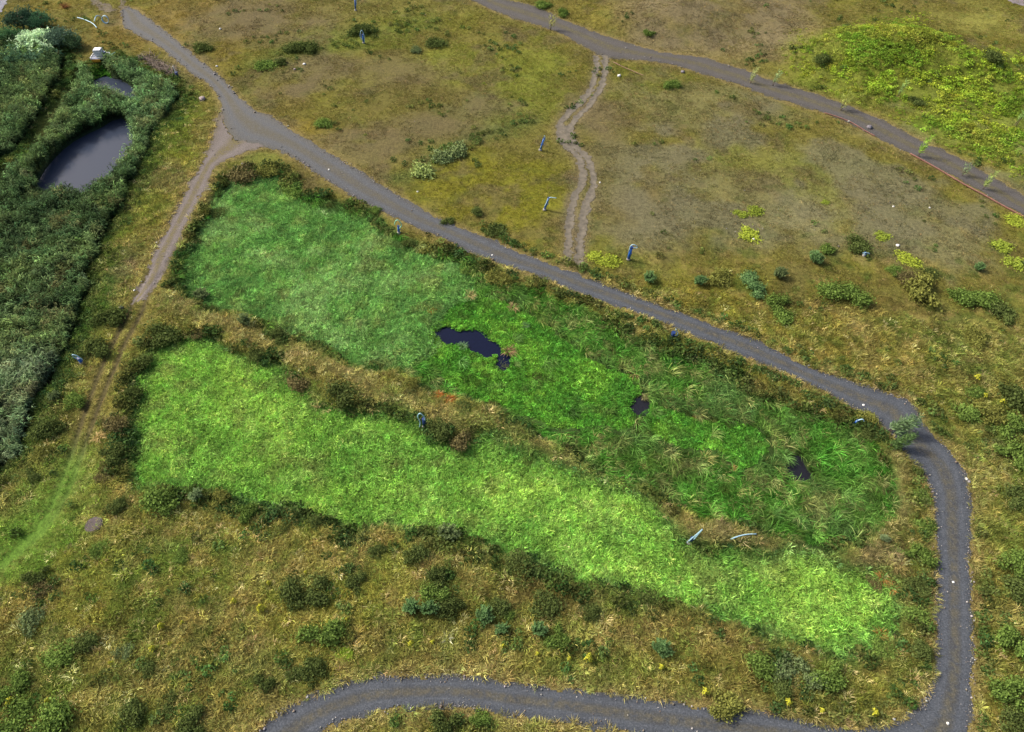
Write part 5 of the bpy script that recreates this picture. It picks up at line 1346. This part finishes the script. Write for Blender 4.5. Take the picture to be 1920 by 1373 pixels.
blue_well(1620,480,0.5,[(-0.4,0.5),(0.1,0.6),(0.5,0.45)],'low pale blue well top among the crest bushes',0.0,None,M_HOSE,r=0.15)

def ground_hose(name, pts, r, m, label, cat, arch=0.0, group=None):
    P = []
    for i, (a, b) in enumerate(smooth_poly(pts, False, 6)):
        x, y, z = at(a, b); n = (len(pts) - 1) * 6
        P.append((x, y, float(gsample(H, x, y)) + r + 0.10 + arch * math.sin(math.pi * i / n)))
    o0 = Vector(P[0]); mb = MB(); mb.tube([Vector(p) - o0 for p in P], r, 10)
    o = mb.build(name, m, None, True); o.location = o0
    return tag(o, label, cat, group)
ground_hose('hose', [(146,35),(156,37.5),(165,41),(173,45),(178,49),(182,54)], 0.085, M_HOSE, 'long pale blue hose lying on the grass near the coiled hose', 'hose')
ground_hose('hose', [(178,42),(181,37),(185,34),(189,33)], 0.08, M_HOSE, 'short arched pale hose between the long hose and the coil', 'hose', 0.3)
ground_hose('hose', [(1369,1013),(1380,1009),(1392,1006),(1405,1004),(1417,1003)], 0.06, M_HOSE, 'pale blue hose lying on the berm right of a blue well', 'hose', 0.1)
ground_hose('pipe', [(1545,213),(1570,221),(1595,231),(1620,246),(1640,257)], 0.06, M_RED, 'faded red pipe along the upper track, farther length', 'pipe', 0.0)
ground_hose('pipe', [(1706,290),(1730,303),(1760,320),(1790,338),(1820,355),(1850,371),(1880,388),(1925,412)], 0.085, M_RED, 'faded red pipe along the gravel track reaching the right edge', 'pipe', 0.0)
ground_hose('pipe', [(1150,118),(1166,126),(1182,133),(1196,139),(1206,143)], 0.045, plain('pinkish_soil', (0.30, 0.17, 0.12), 0.7), 'thin pinkish soil line along the shallow ditch below the gravel track', 'pipe')  # tube standing in for the pinkish soil edge of the ditch, no real pipe
# coil of hose leaning on the grass
x, y, z = at(200, 44); mb = MB(); R0 = 0.62
for t in range(3):
    mb.tube([(R0 * math.cos(a) * (1 - 0.06 * t), 0.10 * t + 0.35 * R0 * math.sin(a), 0.05 + R0 * 0.94 * (1 + math.sin(a))) for a in np.linspace(0, 6.283, 33)], 0.06, 8, False)
o = mb.build('hose_coil', M_HOSE, None, True); o.location = (x, y, z + 0.05)
tag(o, 'coil of pale hose standing on the verge at the head of the road', 'hose')

# manhole
x, y, z = at(177, 985)
r = empty('manhole', (x, y, float(gsample(H, x, y))))
m = MB(); m.tube([(0, 0, -0.2), (0, 0, 0.16)], 0.80, 32); m.build('ring', M_RUSTY, r)
m = MB(); m.tube([(0, 0, 0.163), (0, 0, 0.21)], 0.70, 32)
for i in range(-3, 4): m.box((0, i * 0.16, 0.218), (2 * math.sqrt(max(0.01, 0.42 - (i * 0.16) ** 2)), 0.05, 0.012))
m.build('cover', M_RUSTY, r)
tag(r, 'round rusty manhole cover in the grass below the lower basin', 'manhole')

# trailer with tank
x, y, z = at(191.5, 113.5); T = empty('trailer', (x, y, z), 0.05)
m = MB(); m.box((0, 0, 0.62), (2.75, 1.75, 0.10)); m.build('bed', plain('grey_blue_deck', (0.20, 0.22, 0.32), 0.6), T)
m = MB()
for sx in (-1, 1):
    m.box((sx * 1.40, 0, 0.86), (0.06, 1.80, 0.08)); m.box((sx * 1.40, -0.87, 0.74), (0.06, 0.06, 0.24)); m.box((sx * 1.40, 0.87, 0.74), (0.06, 0.06, 0.24))
for sy in (-1, 1): m.box((0, sy * 0.93, 0.90), (2.86, 0.06, 0.08))
m.build('side_rail', M_WHITE, T)
m = MB(); m.box((-0.55, -0.96, 0.36), (1.45, 0.05, 0.46)); m.build('front_board', M_ORANGE, T)
for sx in (-0.75, 0.75):
    for sy in (-0.7, 0.7):
        m = MB(); m.tube([(sx, sy - 0.09, 0.3), (sx, sy + 0.09, 0.3)], 0.3, 18); w = m.build('wheel', plain('black_tyre', (0.02, 0.02, 0.02), 0.9), T)
        m = MB(); m.tube([(sx, sy - 0.105, 0.3), (sx, sy + 0.105, 0.3)], 0.15, 14); m.build('rim', M_STEEL, w)
m = MB(); m.tube([(1.35, 0.3, 0.55), (2.0, 0.9, 0.75), (2.3, 1.1, 0.8)], 0.05, 8); m.tube([(1.35, 0.75, 0.55), (2.2, 1.1, 0.78)], 0.05, 8); m.build('drawbar', M_GREENP, T)
tag(T, 'small white railed trailer with an orange front by the small pond', 'trailer')
zt = z + 0.672
Ta = empty('water_tank', (x - 0.02, y + 0.1, zt), 0.05)
m = MB(); m.box((0, 0, 0.07), (1.3, 1.15, 0.13)); m.build('pallet', M_STEEL, Ta)
m = MB(); m.box((0, 0, 0.74), (1.24, 1.08, 1.18)); tk = m.build('tank_body', M_WHITE, Ta)
bv = tk.modifiers.new('soft_edges', 'BEVEL'); bv.width = 0.10; bv.segments = 3
m = MB()
for sx in (-1, 1):
    for i in range(5): m.box((sx * 0.645, -0.5 + 0.25 * i, 0.72), (0.03, 0.03, 1.14))
for sy in (-1, 1):
    for i in range(5): m.box((-0.56 + 0.28 * i, sy * 0.575, 0.72), (0.03, 0.03, 1.14))
    for k in range(3): m.box((0, sy * 0.60, 0.35 + 0.38 * k), (1.32, 0.025, 0.03))
m.build('cage', M_STEEL, Ta)
m = MB(); m.tube([(0, 0, 1.32), (0, 0, 1.38)], 0.16, 14); m.build('lid', M_WHITE, Ta)
tag(Ta, 'big white plastic tank standing on the trailer', 'tank')
Dr = empty('drum', (x + 1.02, y - 0.05, zt), 0.0)
m = MB(); m.tube([(0, 0, 0.0), (0, 0, 0.03), (0, 0, 0.30), (0, 0, 0.33), (0, 0, 0.36), (0, 0, 0.6), (0, 0, 0.63), (0, 0, 0.66), (0, 0, 0.9)], [0.29, 0.30, 0.30, 0.315, 0.30, 0.30, 0.315, 0.30, 0.30], 20); m.build('drum_body', M_NAVY, Dr)
m = MB(); m.tube([(0.12, 0, 0.9), (0.12, 0, 0.94)], 0.05, 10); m.build('bung', M_WHITE, Dr)
tag(Dr, 'dark blue drum beside the white tank on the trailer', 'drum')
Sl = MB(); Sl.box((0, 0, 0.55), (0.42, 0.95, 1.05)); o = Sl.build('folded_sheet', M_WHITE); o.location = (x + 0.66 - 0.02 + 0.0, y + 0.1, zt); o.scale = (0.3, 1, 0.9)
bv = o.modifiers.new('soft_edges', 'BEVEL'); bv.width = 0.05; bv.segments = 2
tag(o, 'white sheet stood on edge between tank and drum', 'sheet')

# brushwood heap: one long pile of cut sticks
p0 = at(268, 107); p1 = at(328, 140); mb = MB(); ctr = Vector(((p0[0] + p1[0]) / 2, (p0[1] + p1[1]) / 2, (p0[2] + p1[2]) / 2))
ax = Vector((p1[0] - p0[0], p1[1] - p0[1], 0)); Lh = ax.length; ax.normalize(); nx = Vector((-ax.y, ax.x, 0))
for i in range(230):
    t = random.uniform(-0.5, 0.5); c = ax * t * Lh + nx * random.gauss(0, 0.55); c.z = abs(random.gauss(0.22, 0.2))
    d = (ax * random.gauss(1, 0.5) + nx * random.gauss(0, 0.55) + Vector((0, 0, random.gauss(0, 0.18)))).normalized() * random.uniform(0.5, 1.4)
    mb.tube([c - d, c + Vector((0, 0, random.gauss(0, 0.06))), c + d], [0.045, 0.035, 0.015], 5)
o = mb.build('brushwood_pile', M_TWIG); o.location = ctr
tag(o, 'long grey brown pile of cut brushwood beside the upper road', 'brushwood pile')

# boulders and single stones
def boulder(px, py, wpx, m, label, hs=0.7, group=None, sub=2):
    s = ppm(px, py); d = wpx * 0.8 / s
    V, F, _ = stone_mesh(br, sub)
    x, y, z = at(px, py)
    o = link('boulder', make_mesh('boulder', V, F, [m])); o.location = (x, y, z + d * 0.2 * hs); o.scale = (d, d, d * hs / 0.65); o.rotation_euler = (0, 0, random.uniform(0, 6.28))
    return tag(o, label, 'boulder', group)
boulder(1161,143,9,M_ROCKW,'white boulder right of the wheel ruts near the gravel track')
boulder(380,187,16,M_ROCKP,'pinkish boulder on the verge where the tracks fork')
boulder(228,578,12,M_ROCKD,'smooth dark boulder beside the long dark bush')
boulder(571,121,8,M_ROCKW,'white rock on the dry meadow below the dark bush group')
boulder(413,55,6,M_ROCKW,'white rock on bare soil right of the upper road')
boulder(294,455,5,M_ROCKW,'white rock on the left edge of the pale worn track')
boulder(252,545,5,M_ROCKW,'white rock where the worn track turns to grassy ruts')
boulder(407,125,6,M_ROCKW,'white rock on the right verge of the upper road')
boulder(553,131,7,M_ROCKP,'dull brown rock left of the white rock on the dry meadow')
boulder(617,319,5,M_ROCKW,'white rock lying on the main road surface')
boulder(783,360,5,M_ROCKW,'white rock in yellow grass just right of the main road')
boulder(923,479,5,M_ROCKW,'small white rock on the dark middle stretch of the main road')
boulder(1413,449,7,M_ROCKW,'white rock below the smaller yellow weed mat')
boulder(1683,461,9,M_ROCKW,'pale rock on gravel above the yellow green weed mat')
boulder(1675,388,5,M_ROCKW,'white rock in the middle of the gravelly meadow')
boulder(1743,390,5,M_ROCKW,'white rock right of the one in the middle gravelly meadow')
boulder(1125,343,5,M_ROCKW,'white rock touching the right wheel rut')
boulder(1619,760,6,M_ROCKW,'white rock on the main road above the leaning saplings')
boulder(455,308,6,M_ROCKW,'white rock on the grass at the top of the upper basin')
boulder(1676,1349,8,M_ROCKW,'white rock at the road junction, left side')
boulder(1777,1357,8,M_ROCKW,'white rock at the road junction, right side')
boulder(1787,1092,7,M_ROCKW,'white rock on the right half of the stony road')
boulder(1812,899,8,M_ROCKW,'largest pale rock on the outer side of the road bend')
boulder(1280,136,10,M_ROCKD,'dark rock in the ditch below the gravel track')
boulder(1630,240,14,M_ROCKD,'dark rock lying on the lower side of the gravel track')
